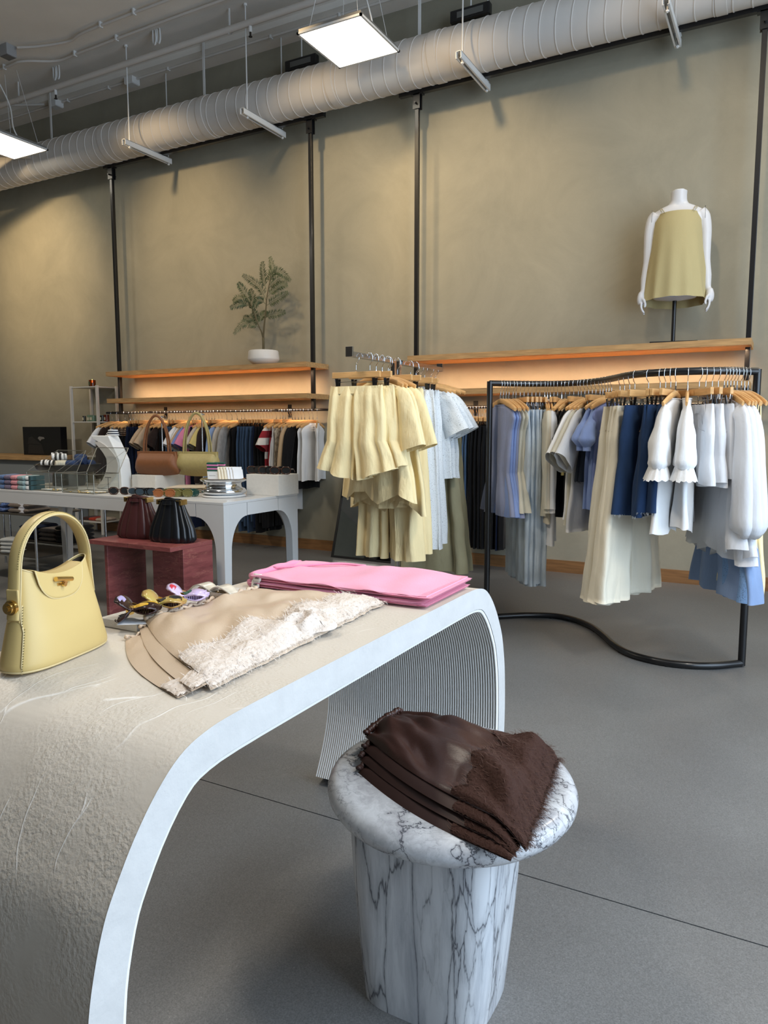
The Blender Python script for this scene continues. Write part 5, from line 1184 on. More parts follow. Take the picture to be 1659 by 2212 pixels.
F_['sheer'] = sheer('sheer_white', (228, 228, 230), .80)
def stripes(name, c1, c2, sc=60, ax=2):
    m = bpy.data.materials.new(name); m.use_nodes = True; nt = m.node_tree; N = nt.nodes; L = nt.links; b = N['Principled BSDF']; b.inputs['Roughness'].default_value = .9
    tc = N.new('ShaderNodeTexCoord'); sx = N.new('ShaderNodeSeparateXYZ'); L.new(tc.outputs['Object'], sx.inputs[0])
    m1 = N.new('ShaderNodeMath'); m1.operation = 'MULTIPLY'; m1.inputs[1].default_value = sc; L.new(sx.outputs[ax], m1.inputs[0])
    m2 = N.new('ShaderNodeMath'); m2.operation = 'FRACT'; L.new(m1.outputs[0], m2.inputs[0]); m3 = N.new('ShaderNodeMath'); m3.operation = 'GREATER_THAN'; m3.inputs[1].default_value = .5; L.new(m2.outputs[0], m3.inputs[0])
    mx = N.new('ShaderNodeMix'); mx.data_type = 'RGBA'; mx.inputs['A'].default_value = lin(c1); mx.inputs['B'].default_value = lin(c2); L.new(m3.outputs[0], mx.inputs['Factor']); L.new(mx.outputs['Result'], b.inputs['Base Color']); return m
F_['stripe'] = stripes('black_white_stripe', (20, 20, 22), (214, 212, 208), 48); F_['varsity'] = stripes('red_white_block', (142, 30, 40), (212, 206, 198), 8)
short = ('short', .15, .062, .35); longs = ('long', .46, .055, .12)
def mk(kind, m, label, sd, **k):
    M_ = F_[m]
    if kind == 'tee': return 'wood', top(label, M_, sleeve=short, seed=sd, cat='t-shirt', **k)
    if kind == 'long': return 'wood', top(label, M_, sleeve=longs, seed=sd, name='long_sleeve_shirt', cat='shirt', collar=k.pop('collar', False), **k)
    if kind == 'cami': return 'wood', top(label, M_, strap=k.pop('strap', .09), seed=sd, name='camisole', cat='top', **k)
    if kind == 'tank': return 'wood', top(label, M_, seed=sd, name='sleeveless_blouse', cat='blouse', **k)
    if kind == 'jeans': return 'clip', trousers(label, M_, seed=sd, name='jeans' if m.endswith('j') else 'trousers', cat='jeans' if m.endswith('j') else 'trousers', **k)
    if kind == 'shorts': return 'clip', trousers(label, M_, seed=sd, name='shorts', cat='shorts', **k)
    if kind == 'skirt': return 'clip', skirt(label, M_, seed=sd, **k)
# ---- left wall rail
LW = [(208, 'tee', 'white', 'white polo tee at the far left end of the left wall rail'), (221, 'long', 'brown', 'dark brown top beside the white tee on the left wall rail'), (236, 'tee', 'stripe', 'black and white striped tee near the left end of the wall rail'),
 (247, 'cami', 'black', 'black strappy top just right of the striped tee'), (254, 'cami', 'black', 'second black strappy top right of the striped tee'), (261, 'cami', 'black', 'black strappy top right before the dark navy jeans'),
 (268, 'jeans', 'navyj', 0), (274, 'jeans', 'navyj', 0), (280, 'jeans', 'navyj', 0), (286, 'jeans', 'navyj', 0), (292, 'jeans', 'navyj', 0),
 (301, 'tee', 'beige', 'beige cap sleeve tee left of the tan brown bag'), (308, 'tee', 'beige', 'second beige tee, just right of the first beige one'), (316, 'jeans', 'navyj', 'single dark jeans right of the beige tees'),
 (325, 'cami', 'brown', 'brown strappy top behind the tan bag strap'), (332, 'tee', 'brown', 'dark brown tee behind the tan brown bag'), (339, 'tank', 'black', 'black sleeveless top behind the tan bag handles'), (346, 'tank', 'black', 'second black sleeveless top behind the tan bag'),
 (352, 'jeans', 'bluej', 0), (358, 'jeans', 'bluej', 0), (364, 'jeans', 'bluej', 0),
 (374, 'tee', 'white', 'white tee, left one of the pair before the tan tee'), (379, 'tee', 'white', 'white tee, right one of the pair before the tan tee'), (385, 'tee', 'tan', 'tan tee between the white and the lavender ones'), (391, 'tee', 'lav', 'lavender blue tee between the two hanging bags'), (398, 'tee', 'pink', 'bright pink tee between the two hanging bags'),
 (405, 'jeans', 'navyj', 'dark jeans right of the pink tee'), (413, 'tee', 'oat', 'cream knit tee seen through the khaki bag strap, left one'), (419, 'tee', 'oat', 'cream knit tee seen through the khaki bag strap, right one'), (425, 'tee', 'yel', 'yellow tee behind the khaki bag strap'), (431, 'long', 'brown', 'dark brown long sleeve top behind the khaki bag'),
 (440, 'jeans', 'bluej', 'blue jeans left of the pale blue shirt'), (447, 'jeans', 'greyj', 'slate blue jeans left of the pale blue shirt'), (458, 'long', 'sky', 'pale blue shirt left of the grey knits'), (469, 'long', 'oat', 'oatmeal cardigan left of the grey knit'), (480, 'long', 'grey', 'mottled grey long sleeve knit in the middle of the left rail'),
 (490, 'tank', 'black', 'black sleeveless top with the hanger tip showing'), (497, 'tank', 'black', 'black sleeveless top next to the slate jeans'),
 (506, 'jeans', 'greyj', 1), (512, 'jeans', 'greyj', 1), (518, 'jeans', 'greyj', 1), (525, 'jeans', 'greyj', 1), (531, 'jeans', 'greyj', 1), (538, 'jeans', 'navyj', 'darkest navy jeans right of the slate group'),
 (545, 'jeans', 'black', 2), (551, 'jeans', 'black', 2), (557, 'jeans', 'black', 2),
 (566, 'tee', 'varsity', 'white tee with dark red blocks on the left rail'), (574, 'cami', 'red', 'dark red strappy top beside the red and white tee'), (580, 'cami', 'white', 'white strappy top beside the dark red one'), (586, 'tank', 'floral', 'cream printed blouse, left one'), (593, 'tank', 'floral', 'cream printed blouse, right one'),
 (601, 'cami', 'maroon', 'maroon strappy top, left of two'), (607, 'cami', 'maroon', 'maroon strappy top, right of two'), (614, 'long', 'tan', 'tan edged jacket between the maroon and black tops'), (621, 'long', 'black', 'black jacket left of the white blouses'), (628, 'long', 'black', 'black jacket beside the white blouses'),
 (638, 'tank', 'white', 'white ruffled sleeveless blouse, third from the right end'), (646, 'tank', 'white', 'white ruffled sleeveless blouse, second from the right end'), (655, 'tank', 'white', 'white ruffled sleeveless blouse at the right end of the left rail')]
GR = ['dark navy jeans near the left rail end', 'slate jeans in mid left rail', 'black trousers by the red and white tee']
GRB = ['navy jeans on the left rail', 'slate jeans on the left rail', 'black trousers on the left rail']
ORD = ['first', 'second', 'third', 'fourth', 'fifth', 'sixth', 'seventh', 'eighth']; cnt = {}
for i, (px, kd, m, lab) in enumerate(LW):
    x = at(px, 960, 'y', 5.28).x; g = None
    if kd == 'jeans' and lab == 0 and m == 'bluej': lab, g = 'blue jeans right of the tan bag', 'blue jeans by the tan bag'
    elif isinstance(lab, int): g = GRB[lab]; lab = GR[lab]
    if g: cnt[g] = cnt.get(g, 0)+1; lab = lab+', '+ORD[cnt[g]-1]+' from the left'
    kw = {}
    if kd == 'jeans': kw = dict(L_=.92+.05*((i*7) % 3-1), w=.165, hemw=.085, b=.012)
    elif kd in ('tee', 'tank', 'cami'): kw = dict(w=.205, L_=.50+.04*((i*5) % 3), b=.013, fold=.003)
    else: kw = dict(w=.205, L_=.58, b=.014, fold=.003)
    if i >= len(LW)-3: kw = dict(w=.20, L_=.50, b=.014, fold=.004, flare=.01)
    hk, o = mk(kd, m, lab, i*1.7, **kw)
    if g: o['group'] = g
    rz = -PI/2+rnd.uniform(-.10, .10)+(.55 if i == len(LW)-1 else 0); put(o, x, POLE_Y, 1.3145-.0195, rz)
    hang(hk, (x, POLE_Y, 1.3145-.0195-.0065), rz, 'hanger of the '+lab, '%s hangers on the left wall rail' % hk)
    if i >= len(LW)-3:
        q = MB()
        for k2 in range(3): q.loft([[((.05+.02*q_+.004*math.sin(j*2.6+k2))*1.5*math.cos(2*PI*j/30), (.02+.006*q_)*math.sin(2*PI*j/30), -.125-.018*k2-.03*q_) for j in range(30)] for q_ in (0, .5, 1)], cap=False)
        q.build('ruffle_collar', F_['white'], o, ang=180)
for i, (px, zb, lab) in enumerate(((585, .68, 'white pleated shorts hanging low behind the table, left pair'), (601, .66, 'white pleated shorts hanging low behind the table, right pair'))):
    x = at(px, 1000, 'y', 5.3).x; o = skirt(lab, F_['white'], L_=1.29-.15-.05-zb+.33, w=.17, flare=.06, fold=.008, b=.015, seed=i+300, cat='shorts', name='pleated_shorts')
    put(o, x, POLE_Y, 1.295, -PI/2+.1*i); hang('clip', (x, POLE_Y, 1.2885), -PI/2+.1*i, 'hanger of the '+lab, 'clip hangers on the left wall rail')
# ---- right wall rail (seen between the two racks)
RW = [(984, 'bluej', 3), (990, 'bluej', 3), (996, 'bluej', 3), (1002, 'bluej', 3)]+[(1009+6*k, 'black', 4) for k in range(8)]+[(1060, 'black', 5), (1068, 'navyj', 6), (1078, 'black', 7)]
RL = {3: ('blue jeans on the right wall rail', 'blue jeans on the right wall rail'), 4: ('black trousers on the right wall rail', 'black trousers on the right wall rail'), 5: ('black trousers behind the blue blouses on the right wall rail', None), 6: ('navy jeans behind the curved rack post', None), 7: ('black trousers furthest right on the wall rail', None)}
for i, (px, m, g) in enumerate(RW):
    x = at(px, 960, 'y', 5.30).x; lab, grp = RL[g]
    if grp: cnt[grp] = cnt.get(grp, 0)+1; lab = lab+', '+ORD[cnt[grp]-1]+' from left'
    hk, o = mk('jeans', m, lab, i*2.1+50, L_=1.0+.05*((i*3) % 3-1), w=.165, hemw=.085, b=.012)
    if grp: o['group'] = grp
    rz = -PI/2+rnd.uniform(-.08, .08); put(o, x, POLE_Y, 1.295, rz); hang(hk, (x, POLE_Y, 1.2885), rz, 'hanger of the '+lab, 'clip hangers on the right wall rail')
# ---- chrome two-way rack with the yellow linen
XR, ZR, YP = -1.935, 1.50, 3.71
t = thing('two_way_rack', (XR, YP, 0), 'chrome two-way clothes rack holding the yellow linen and white eyelet pieces', 'clothes rack')
for dy in (-.03, .03):
    MB().box(XR-.012, XR+.012, YP+dy-.012, YP+dy+.012, .03, ZR+.0).build('post', chrome, t, world=True, smooth=False, bevel=.001)
MB().box(XR-.02, XR+.02, 3.21, YP-.042, ZR-.018, ZR+.006).box(XR-.02, XR+.02, 3.20, 3.214, ZR-.02, ZR+.03).build('arm', chrome, t, world=True, smooth=False, bevel=.001)
MB().box(XR-.02, XR+.02, YP+.042, 4.30, ZR-.018, ZR+.006).box(XR-.02, XR+.02, 4.298, 4.312, ZR-.02, ZR+.03).build('arm', chrome, t, world=True, smooth=False, bevel=.001)
MB().box(XR-.30, XR+.30, YP-.02, YP+.02, 0, .03).box(XR-.02, XR+.02, YP-.30, YP+.30, 0, .03).build('base', chrome, t, world=True, smooth=False, bevel=.002)
Z2 = ZR+.006-.0195+.002
def put2(kind, o, y, rz=0, dx=0, lab='', s=1.0, dz=0):
    put(o, XR+dx, y, Z2+dz, rz); hang(kind, (XR+dx, y, Z2+dz), rz, 'hanger of the '+o['label'], 'hangers on the chrome two-way rack', s)
hl = 'wooden hanger on the chrome two-way rack'
shk = dict(w=.150, L_=.415, crotch=.27, hemw=.112, spread=.012, b=.036, fold=.013, elastic='dip', belt=False, hb=.052, tilt=.07)
put2('clip', trousers('lemon yellow linen shorts hanging at the very front of the chrome rack', F_['lemon'], seed=3.3, name='shorts', cat='shorts', **shk), 3.27, .03, 0, hl, .95)
put2('clip', trousers('lemon yellow linen shorts just behind the front pair', F_['lemon'], seed=7.9, name='shorts', cat='shorts', **dict(shk, L_=.40)), 3.325, -.16, .05, hl, .95)
bsh = ('short', .27, .072, .20)
put2('wood', top('lemon linen shirt with wide sleeves, nearest of the three on the chrome rack', F_['lemon'], L_=.60, w=.225, flare=.06, sleeve=bsh, fold=.016, b=.035, seed=2, hem=.03, cat='shirt', name='linen_shirt'), 3.39, -.34, .05, hl)
put2('wood', top('lemon linen shirt with wide sleeves, middle one on the chrome rack', F_['lemon'], L_=.63, w=.225, flare=.07, sleeve=bsh, fold=.018, b=.035, seed=9, hem=.03, cat='shirt', name='linen_shirt'), 3.455, -.40, .05, hl)
put2('wood', top('lemon linen shirt with wide sleeves, rear one on the chrome rack', F_['lemon'], L_=.66, w=.235, flare=.07, sleeve=bsh, fold=.016, b=.035, seed=14, hem=.03, cat='shirt', name='linen_shirt'), 3.52, -.30, .05, hl)
ltr = dict(w=.155, L_=.93, crotch=.30, hemw=.105, spread=.006, b=.032, fold=.014, elastic=True, belt=False, hb=.045)
put2('clip', trousers('lemon linen cropped trousers, front pair on the chrome rack', F_['lemon'], seed=5, name='linen_trousers', **ltr), 3.575, -.12, .03, hl)
put2('clip', trousers('lemon linen cropped trousers, rear pair on the chrome rack', F_['lemon'], seed=12, name='linen_trousers', **dict(ltr, L_=.90)), 3.63, -.05, .05, hl)
put2('clip', trousers('white eyelet long trousers, front pair on the chrome rack', F_['eyelet'], seed=6, name='eyelet_trousers', **dict(ltr, L_=.90, w=.15, hemw=.10, elastic=True)), 3.83, -.10, .03, hl)
put2('clip', trousers('white eyelet long trousers, rear pair on the chrome rack', F_['eyelet'], seed=16, name='eyelet_trousers', **dict(ltr, L_=.88, w=.15, hemw=.10, elastic=True)), 3.90, -.05, .03, hl)
for k in range(3):
    put2('wood', top('white eyelet short sleeve top, %s on the chrome rack' % ['front one', 'middle one', 'rear one'][k], F_['eyelet'], L_=.53, w=.22, flare=.02, sleeve=('short', .20, .07, .30), fold=.008, b=.03, seed=30+k, cat='top', name='eyelet_blouse'), 3.97+.055*k, -.06+.03*k, .0, hl)
for k in range(2):
    put2('wood', top('long sage chiffon dress, %s at the back of the chrome rack' % ['front one', 'rear one'][k], F_['sage'], L_=1.12, w=.20, flare=.07, strap=.08, fold=.02, b=.04, seed=40+k, cat='dress', name='long_dress'), 4.17+.07*k, -.05, .0, hl)
# ---- curved black rack
SP = [(-1.495, 4.02), (-1.42, 4.10), (-1.29, 4.20), (-1.148, 4.252), (-1.02, 4.215), (-.90, 4.105), (-.80, 3.95), (-.715, 3.80), (-.62, 3.69), (-.50, 3.635), (-.38, 3.63), (-.25, 3.68), (-.128, 3.792)]
SPP = smooth_path([(x, y, 0) for x, y in SP], 10); ZT2 = 1.380; RR = .017
t = thing('curved_clothes_rack', (-.8, 4.0, 0), 'black tubular clothes rack with an S-curved top bar and floor bar', 'clothes rack')
MB().tube([(p.x, p.y, RR) for p in SPP], RR, 14).build('floor_bar', black_metal, t, world=True)
MB().tube([(p.x, p.y, ZT2) for p in SPP], RR, 14).build('top_bar', black_metal, t, world=True)
for p in (SPP[0], SPP[-1]): MB().tube([(p.x, p.y, RR*.4), (p.x, p.y, ZT2+RR*.6)], RR, 16).build('post', black_metal, t, world=True)
for i in (28, 52, 74, 95): MB().tube([(SPP[i].x, SPP[i].y, 0), (SPP[i].x, SPP[i].y, .012)], .010, 10).build('foot', blk, t, world=True)
def proj(p):
    d = Vector(p)-Vector((0, 0, CAM_H)); return 829.5+FPX*d.dot(RGT)/d.dot(FWD)
SPX = [proj((p.x, p.y, ZT2)) for p in SPP]
def on_rack(px):
    for i in range(len(SPP)-1):
        if SPX[i] <= px <= SPX[i+1]:
            f = (px-SPX[i])/(SPX[i+1]-SPX[i]); p = SPP[i].lerp(SPP[i+1], f); a = SPP[max(0, i-2)]; b = SPP[min(len(SPP)-1, i+3)]
            return p, math.atan2(b.y-a.y, b.x-a.x)
    return SPP[-1], .6
cream_t = mat('gold_stitch', (150, 120, 80), .8); wth = mat('white_thread', (206, 208, 212), .9)
pleat = dict(w=.175, waist=.80, flare=.07, fold=.009, b=.03)
def T_(lab, m, **k): return 'wood', top(lab, F_[m], **k)
G = []
for k, (px, m) in enumerate(((1082, 'greyblue'), (1088, 'blue'), (1094, 'blue'), (1100, 'greyblue'))):
    G.append((px, lambda k=k, m=m: T_('%s sleeveless peplum blouse, %s at the left end of the curved rack' % ('grey blue' if m == 'greyblue' else 'cornflower blue', ['first', 'second', 'third', 'fourth'][k]), m, L_=.62, cat='blouse', name='peplum_blouse', seed=k*3+1, **pleat)))
for k, px in enumerate((1109, 1115)):
    G.append((px, lambda k=k: T_('off-white smocked peplum blouse, %s of two beside the blue blouses' % ['left', 'right'][k], 'stone', L_=.60, cat='blouse', name='peplum_blouse', seed=k*3+20, **pleat)))
for k in range(6):
    G.append((1124+8.5*k, lambda k=k: ('clip', trousers('light blue jeans, %s of six in a row on the curved rack' % ['first', 'second', 'third', 'fourth', 'fifth', 'sixth'][k], F_['lightj'], L_=.98+.02*(k % 2), w=.165, hemw=.092, b=.018, seed=k*1.9+3, cat='jeans'))))
for k, px in enumerate((1177, 1183, 1189)):
    G.append((px, lambda k=k: T_(['cream long sleeve cotton shirt with buttoned cuff, front one', 'cream long sleeve cotton shirt, the one behind the front shirt', 'sheer white long shirt hanging lower than its neighbours'][k], ['stone', 'cream', 'sheer'][k], L_=[.62, .66, .78][k], w=.21, sleeve=('long', .50, .06, .10), collar=True, fold=.008, b=.026, seed=k+60, cat='shirt', name='long_sleeve_shirt', flare=.03)))
for k, px in enumerate((1197, 1205)):
    G.append((px, lambda k=k: ('clip', skirt('dark denim skirt, %s of two on the curved rack' % ['left', 'right'][k], F_['ddenim'], L_=.50, w=.16, flare=.03, fold=.006, seed=70+k))))
for k, px in enumerate((1214, 1222, 1231)):
    G.append((px, lambda k=k: T_(['white strappy camisole on a wooden hanger', 'cream strappy camisole on a wooden hanger', 'black sleeveless top behind the camisoles'][k], ['white', 'cream', 'black'][k], L_=.55, w=.18, strap=.12, fold=.006, seed=80+k, cat='top', name='camisole')))
G.append((1240, lambda: T_('black sleeveless dress with a yellow tag showing', 'black', L_=.62, w=.20, fold=.006, seed=85, cat='dress', name='sleeveless_dress')))
for k, px in enumerate((1250, 1256)):
    G.append((px, lambda k=k: ('clip', trousers('khaki yellow shorts, %s of two on clip hangers' % ['left', 'right'][k], F_['khaki'], L_=.36, w=.16, hemw=.1, seed=90+k, name='shorts', cat='shorts', crotch=.22))))
G.append((1264, lambda: T_('black tee on a wooden hanger left of the boxy white tees', 'black', L_=.58, w=.20, sleeve=short, seed=95, cat='t-shirt', name='black_tee')))
for k, px in enumerate((1272, 1280, 1288)):
    G.append((px, lambda k=k: T_(['boxy white tee with wide sleeves, nearest one', 'boxy off-white tee with wide sleeves, middle one', 'boxy grey white tee with wide sleeves, rear one'][k], ['white', 'stone', 'sheer'][k], L_=.62+.03*k, w=.23, sleeve=('short', .27, .085, .50), fold=.010, b=.03, seed=100+k, cat='t-shirt', name='boxy_tee', flare=.03)))
for k, px in enumerate((1297, 1303)):
    G.append((px, lambda k=k: ('clip', trousers('washed black denim shorts with frayed hem, %s of two' % ['left', 'right'][k], F_['blackdenim'], L_=.38, w=.17, hemw=.105, b=.022, seed=110+k, name='denim_shorts', cat='shorts', crotch=.24, fray=mat('dark_thread', (50, 54, 62), .9)))))
for k, px in enumerate((1310, 1316)):
    G.append((px, lambda k=k: T_('blue puff sleeve blouse, %s of two beside the cream trousers' % ['left', 'right'][k], 'blue', L_=.55, w=.18, sleeve=('balloon', .15, .045, .2), fold=.008, seed=115+k, cat='blouse', name='puff_blouse')))
G.append((1322, lambda: T_('lilac blouse hanging lower beside the cream trousers', 'lav', L_=.66, w=.18, fold=.008, seed=119, cat='blouse', name='lilac_blouse')))
for k, px in enumerate((1340, 1350, 1361, 1372)):
    G.append((px, lambda k=k: ('clip', trousers('cream wide leg cotton trousers, %s of four' % ['leftmost', 'second', 'third', 'rightmost'][k], F_['ivory'], L_=.95-.01*k, w=.16, hemw=.135, spread=.02, b=.03, fold=.012, seed=120+k*2.2, name='wide_trousers', hb=.05, pocket=mat('cream_seam', (168, 156, 128), .8)))))
for k, px in enumerate((1402, 1427, 1439, 1450)):
    G.append((px, lambda k=k: ('clip', trousers('blue denim bermuda shorts with frayed hem, %s' % ['left pair turned to show the dark front', 'second pair', 'third pair', 'right pair beside the white blouses'][k], F_['mdenim'], L_=.50-.02*(k > 1), w=.165, hemw=.110, b=.026, fold=.006, seed=130+k*2.7, name='denim_shorts', cat='shorts', crotch=.25, fray=wth, pocket=cream_t))))
for k, px in enumerate((1461, 1487)):
    G.append((px, lambda k=k: T_('white blouse with ruffled puff sleeves, %s of two' % ['left', 'right'][k], 'white', L_=.58, w=.19, flare=.04, sleeve=('ruffle', .24, .055, .12), fold=.012, b=.03, hem=.02, seed=140+k*2, cat='blouse', name='ruffle_blouse')))
for k, px in enumerate((1512, 1526, 1540, 1553)):
    G.append((px, lambda k=k: ('clip', trousers('white denim shorts, %s of four' % ['leftmost', 'second', 'third', 'rightmost'][k], F_['wdenim'], L_=.36-.012*k, w=.165, hemw=.105, b=.026, fold=.004, seed=150+k, name='denim_shorts', cat='shorts', crotch=.22, pocket=mat('white_seam', (180, 180, 184), .8)))))
for k, px in enumerate((1566, 1573, 1580)):
    G.append((px, lambda k=k: T_('sheer white blouse with long balloon sleeves, %s of three' % ['left', 'middle', 'right'][k], 'sheer', L_=.66+.02*k, w=.21, flare=.08, sleeve=('balloon', .50, .056, .08), fold=.014, b=.04, seed=160+k*3, hem=.02, cat='blouse', name='balloon_blouse')))
for k, px in enumerate((1587, 1594)):
    G.append((px, lambda k=k: T_('light blue eyelet dress with strappy shoulders, %s of two' % ['left', 'right'][k], 'eyeblue' if k else 'sky', L_=.88, w=.19, flare=.10, strap=.08, fold=.016, b=.04, seed=170+k, cat='dress', name='strappy_dress')))
for k, px in enumerate((1603, 1610, 1618)):
    G.append((px, lambda k=k: T_('pale yellow strappy dress, %s at the right end of the curved rack' % ['left one', 'middle one', 'right one'][k], 'lemon', L_=.86, w=.18, flare=.06, strap=.16, fold=.012, b=.03, seed=180+k, cat='dress', name='strappy_dress')))
for i, (px, fn) in enumerate(G):
    p, a = on_rack(px); kd, o = fn(); rz = a-PI/2+rnd.uniform(-.10, .10)
    phi = math.atan2(p.y, p.x); dv = (a+PI/2-phi+PI/2) % PI-PI/2
    lim = .42
    dv = max(-lim, min(lim, dv))
    if 1395 < px < 1410: dv = -.60
    if 1505 < px < 1520: dv += .45
    rz = phi+dv+PI+rnd.uniform(-.07, .07)
    z = ZT2+RR-.0195+.001; o.location = (p.x, p.y, z); o.rotation_euler = (0, 0, rz)
    hang(kd, (p.x, p.y, z), rz, 'hanger of the '+o['label'], '%s hangers on the curved black rack' % kd)
# ------------------------------------------------------------------ potted plant on the left shelf
PYY = 5.46
pc = at(569.5, 780, 'y', PYY); PX = pc.x; PZ = 1.7005
pl = thing('potted_plant', (PX, PYY, PZ), 'tall feathery green plant in a round white pot on the left oak shelf', 'plant')
MB().lathe([(.001, 0), (.08, 0), (.115, .018), (.142, .045), (.143, .055), (.136, .118), (.130, .128), (.120, .124), (.124, .10), (.001, .095)], 48, (PX, PYY, PZ), cap=False).build('pot', mat('white_ceramic', (222, 216, 208), .4), pl, world=True, ang=60)
MB().lathe([(.001, .098), (.122, .100)], 24, (PX, PYY, PZ), cap=False).build('soil', mat('soil', (60, 48, 38), .95, 0, .4, 60), pl, world=True)
def pp(a, b, dy=0.): return at(480+a/5.925, 540+b/5.925, 'y', PYY+dy)
bark = mat('plant_bark', (92, 82, 58), .8); leafm = mat('leaf_green', (74, 84, 56), .6, 0, .25, 30); leafm2 = mat('leaf_green_light', (98, 106, 74), .6, 0, .2, 30)
q = MB()
q.tube(smooth_path([Vector((PX, PYY, PZ+.09)), pp(528, 1200), pp(525, 1130, .01)], 5), [.011]*11, 8)
tr = [pp(525, 1130, .01), pp(535, 1000), pp(545, 900), pp(560, 750), pp(570, 620), pp(600, 450), pp(620, 330)]; tp = smooth_path(tr, 5)
q.tube(tp, [lerp(.009, .003, k/(len(tp)-1)) for k in range(len(tp))], 8)
t2 = smooth_path([pp(525, 1130, .01), pp(500, 1040, -.02), pp(480, 1000, -.03), pp(440, 900, -.04), pp(400, 790, -.04), pp(360, 680, -.04)], 5)
q.tube(t2, [lerp(.007, .003, k/(len(t2)-1)) for k in range(len(t2))], 8)
q.build('stem', bark, pl, world=True)
fr = [([(600, 450), (615, 330), (640, 230), (612, 90)], .05), ([(560, 500), (535, 400), (522, 300), (515, 150)], .03), ([(560, 640), (490, 490), (390, 400), (265, 320)], -.03), ([(375, 720), (330, 610), (260, 500), (205, 420)], -.06),
 ([(610, 400), (660, 290), (750, 280), (870, 390)], .03), ([(590, 500), (650, 430), (730, 370), (850, 380)], -.05), ([(580, 600), (650, 520), (730, 460), (830, 440)], .06), ([(570, 710), (640, 660), (740, 600), (840, 540)], -.02),
 ([(550, 870), (610, 830), (700, 810), (805, 790)], -.05), ([(480, 1000), (400, 950), (270, 940), (150, 1070)], -.05), ([(475, 980), (440, 900), (425, 840), (400, 760)], .04), ([(370, 720), (300, 680), (220, 690), (105, 740)], -.08), ([(480, 950), (495, 880), (530, 830), (560, 780)], .05),
 ([(555, 690), (500, 650), (450, 660), (395, 750)], -.06), ([(385, 800), (380, 700), (385, 600), (360, 500)], .03), ([(350, 680), (280, 640), (200, 620), (140, 660)], .02), ([(440, 900), (380, 870), (330, 880), (270, 860)], .05)]
for i, (pts, dy) in enumerate(fr):
    P = smooth_path([pp(a, b, dy*(j/3)) for j, (a, b) in enumerate(pts)], 9); q = MB(); q.tube(P, .0018, 5); n_ = len(P); rl = random.Random(i)
    for k in range(4, n_):
        for f_ in (0, .5):
            if k == n_-1 and f_: continue
            p = P[k] if f_ == 0 else P[k].lerp(P[min(k+1, n_-1)], .5); d = (P[min(k+1, n_-1)]-P[k-1]).normalized(); side = d.cross(Vector((0, 1, 0))).normalized(); u = k/n_
            ln = .058*math.sin(PI*min(1, .18+.80*u))**.6*(1 if k < n_-1 else .7)
            for sg in (-1, 1):
                dr = (side*sg*.86+d*.55+Vector((0, rl.uniform(-.35, .35), rl.uniform(-.15, .05)))).normalized(); wd = d*.0030
                m_ = p+dr*ln*.5; e = p+dr*ln+Vector((0, 0, -.004)); up_ = Vector((0, .0006, 0))
                q.add([p, m_-wd+up_, m_+wd+up_, e, m_-up_*2], [(0, 1, 4), (0, 4, 2), (1, 3, 4), (4, 3, 2)])
    q.build('frond', leafm if i % 3 else leafm2, pl, world=True, smooth=False, fix=False)
# ------------------------------------------------------------------ mannequin torso on the right shelf
MX, MY = -.712, 5.45
mw = mat('mannequin_white', (206, 206, 208), .35)
mq = thing('mannequin_torso', (MX, MY, 1.7005), 'white headless mannequin torso with arms on a black stand, on the right oak shelf', 'mannequin')
MB().box(-.15+MX, .15+MX, MY-.10, MY+.10, 1.7005, 1.708).build('base_plate', black_metal, mq, world=True, smooth=False)
MB().tube([(MX, MY, 1.708), (MX, MY, 2.05)], .0135, 12).build('stand_pole', black_metal, mq, world=True)
def el(z, a, b, cx=0, cy_=0, n=28, tx=0, ty=0): return [(cx+a*math.cos(2*PI*k/n), cy_+b*math.sin(2*PI*k/n), z+tx*math.cos(2*PI*k/n)+ty*math.sin(2*PI*k/n)) for k in range(n)]
body = MB()
body.loft([el(1.985-1.7, .03, .03), el(2.0-1.7, .135, .095), el(2.06-1.7, .158, .108), el(2.13-1.7, .152, .10), el(2.22-1.7, .122, .082), el(2.27-1.7, .118, .08), el(2.35-1.7, .130, .092, 0, -.006), el(2.43-1.7, .140, .104, 0, -.014), el(2.49-1.7, .150, .090, 0, -.004), el(2.54-1.7, .162, .072, 0, .004), el(2.575-1.7, .150, .058, 0, .008), el(2.60-1.7, .105, .052, 0, .01), el(2.615-1.7, .066, .050, 0, .008), el(2.635-1.7, .053, .050, 0, .004), el(2.67-1.7, .050, .050, 0, -.002), el(2.695-1.7, .052, .052, 0, -.006, ty=-.006), el(2.697-1.7, .02, .02, 0, -.006, ty=-.002)])
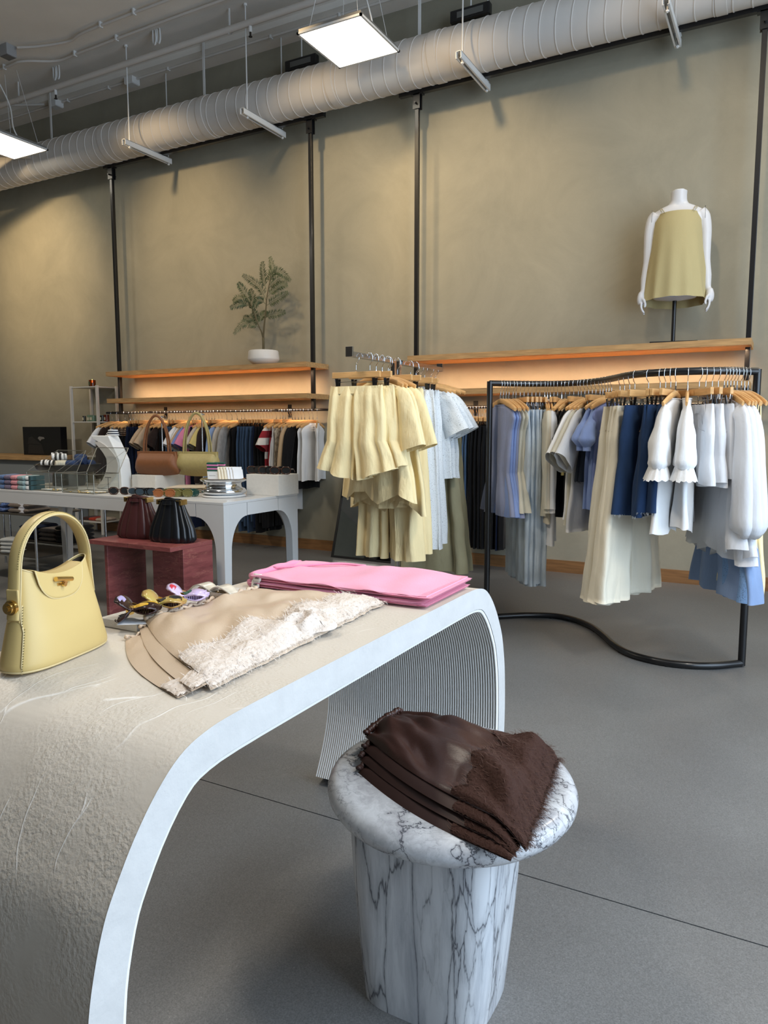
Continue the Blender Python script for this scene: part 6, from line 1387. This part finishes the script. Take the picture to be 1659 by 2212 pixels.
def arm(sg, bend):
    P = [(.145, .006, 2.553), (.180, .004, 2.52), (.196, .002, 2.44), (.200, .0, 2.34), (.205, -.004, 2.24), (.215, -.014, 2.14), (.222, -.03, 2.06), (.225, -.04, 2.035)]
    pts = smooth_path([(sg*(x-.012-(.010 if 0 < i < 7 else 0)), y, z-1.7) for i, (x, y, z) in enumerate(P)], 4); rr_ = [.044, .043, .038, .034, .029, .030, .022, .019]
    body.tube(pts, [interp([(k/7, r) for k, r in enumerate(rr_)], j/(len(pts)-1)) for j in range(len(pts))], 18)
    wx, wy, wz = sg*.213, -.042, .335
    body.tube(smooth_path([(wx, wy, wz+.01), (wx+sg*.003, wy-.004, wz-.035), (wx+sg*.001, wy-.008, wz-.075)], 4), [.020, .022, .025, .027, .027, .027, .025, .023, .018], 14)
    for j, (off, ln) in enumerate(((-.021, .066), (-.007, .074), (.007, .070), (.020, .056))):
        body.tube(smooth_path([(wx, wy-.008+off, wz-.065), (wx-sg*.001, wy-.010+off*1.1, wz-.065-ln*.45), (wx-sg*.010, wy-.012+off*1.15, wz-.065-ln*.8), (wx-sg*.022, wy-.012+off*1.15, wz-.065-ln*1.05)], 3), [.0086]*5+[.0078]*3+[.0064]*2, 8)
    body.tube(smooth_path([(wx, wy-.02, wz-.025), (wx-sg*.018, wy-.034, wz-.05), (wx-sg*.026, wy-.040, wz-.078), (wx-sg*.022, wy-.042, wz-.098)], 3), [.011]*4+[.009]*4+[.007]*2, 8)
arm(1, 0); arm(-1, 0)
bo = body.build('body', mw, mq, ang=180)
md = bo.modifiers.new('rm', 'REMESH'); md.mode = 'VOXEL'; md.voxel_size = .0042; md.use_smooth_shade = True
sm_ = bo.modifiers.new('sm', 'SMOOTH'); sm_.iterations = 6; sm_.factor = .5
for sg in (1, -1):
    MB().tube([(sg*.166, .004+.0475*math.cos(a*PI/12)*.98, .832+.062*math.sin(a*PI/12)) for a in range(25)], .0009, 4, cap=False).build('shoulder_seam', mat('seam_grey', (96, 96, 98), .6), mq, ang=180)
# yellow camisole worn by the mannequin
cm = fabric('straw_linen', (176, 163, 120), .05, bump=.4, bscale=300)
def cring(z, a, b, cx=0, n=72, fo=0., tz=0., cy_=0.): return [(cx+a*math.cos(2*PI*k/n)*(1+fo*math.sin(k/n*2*PI*9+z*6)), cy_+b*math.sin(2*PI*k/n)*(1+fo*math.sin(k/n*2*PI*11+2)), z+tz*(.5+.5*math.sin(2*PI*k/n))-.0*k) for k in range(n)]
q = MB(); q.loft([cring(.852, .122, .098, 0, cy_=-.006), cring(.80, .148, .112, 0, cy_=-.008), cring(.74, .152, .120, 0, fo=.005, cy_=-.01), cring(.62, .162, .132, 0, fo=.015, cy_=-.01), cring(.48, .182, .148, 0, fo=.03, cy_=-.01), cring(.36, .198, .160, 0, fo=.045, tz=-.012), cring(.292, .208, .168, 0, fo=.055, tz=-.035)], cap=False)
co = q.build('linen_camisole', cm, None, origin=(0, 0, 0), ang=180); co.location = (MX, MY, 1.7005); tag(co, 'straw yellow linen camisole worn by the white mannequin', 'top')
for sg in (1, -1):
    for dx in (0, .014):
        MB().tube(smooth_path([(sg*(.088+dx), -.088, .848), (sg*(.098+dx), -.052, .872), (sg*(.104+dx*.6), -.01, .892), (sg*(.10+dx), .05, .868), (sg*(.09+dx), .088, .848)], 5), .0022, 5).build('strap', cm, co, ang=180)
mq.rotation_euler = (0, 0, .16); co.rotation_euler = (0, 0, .16)
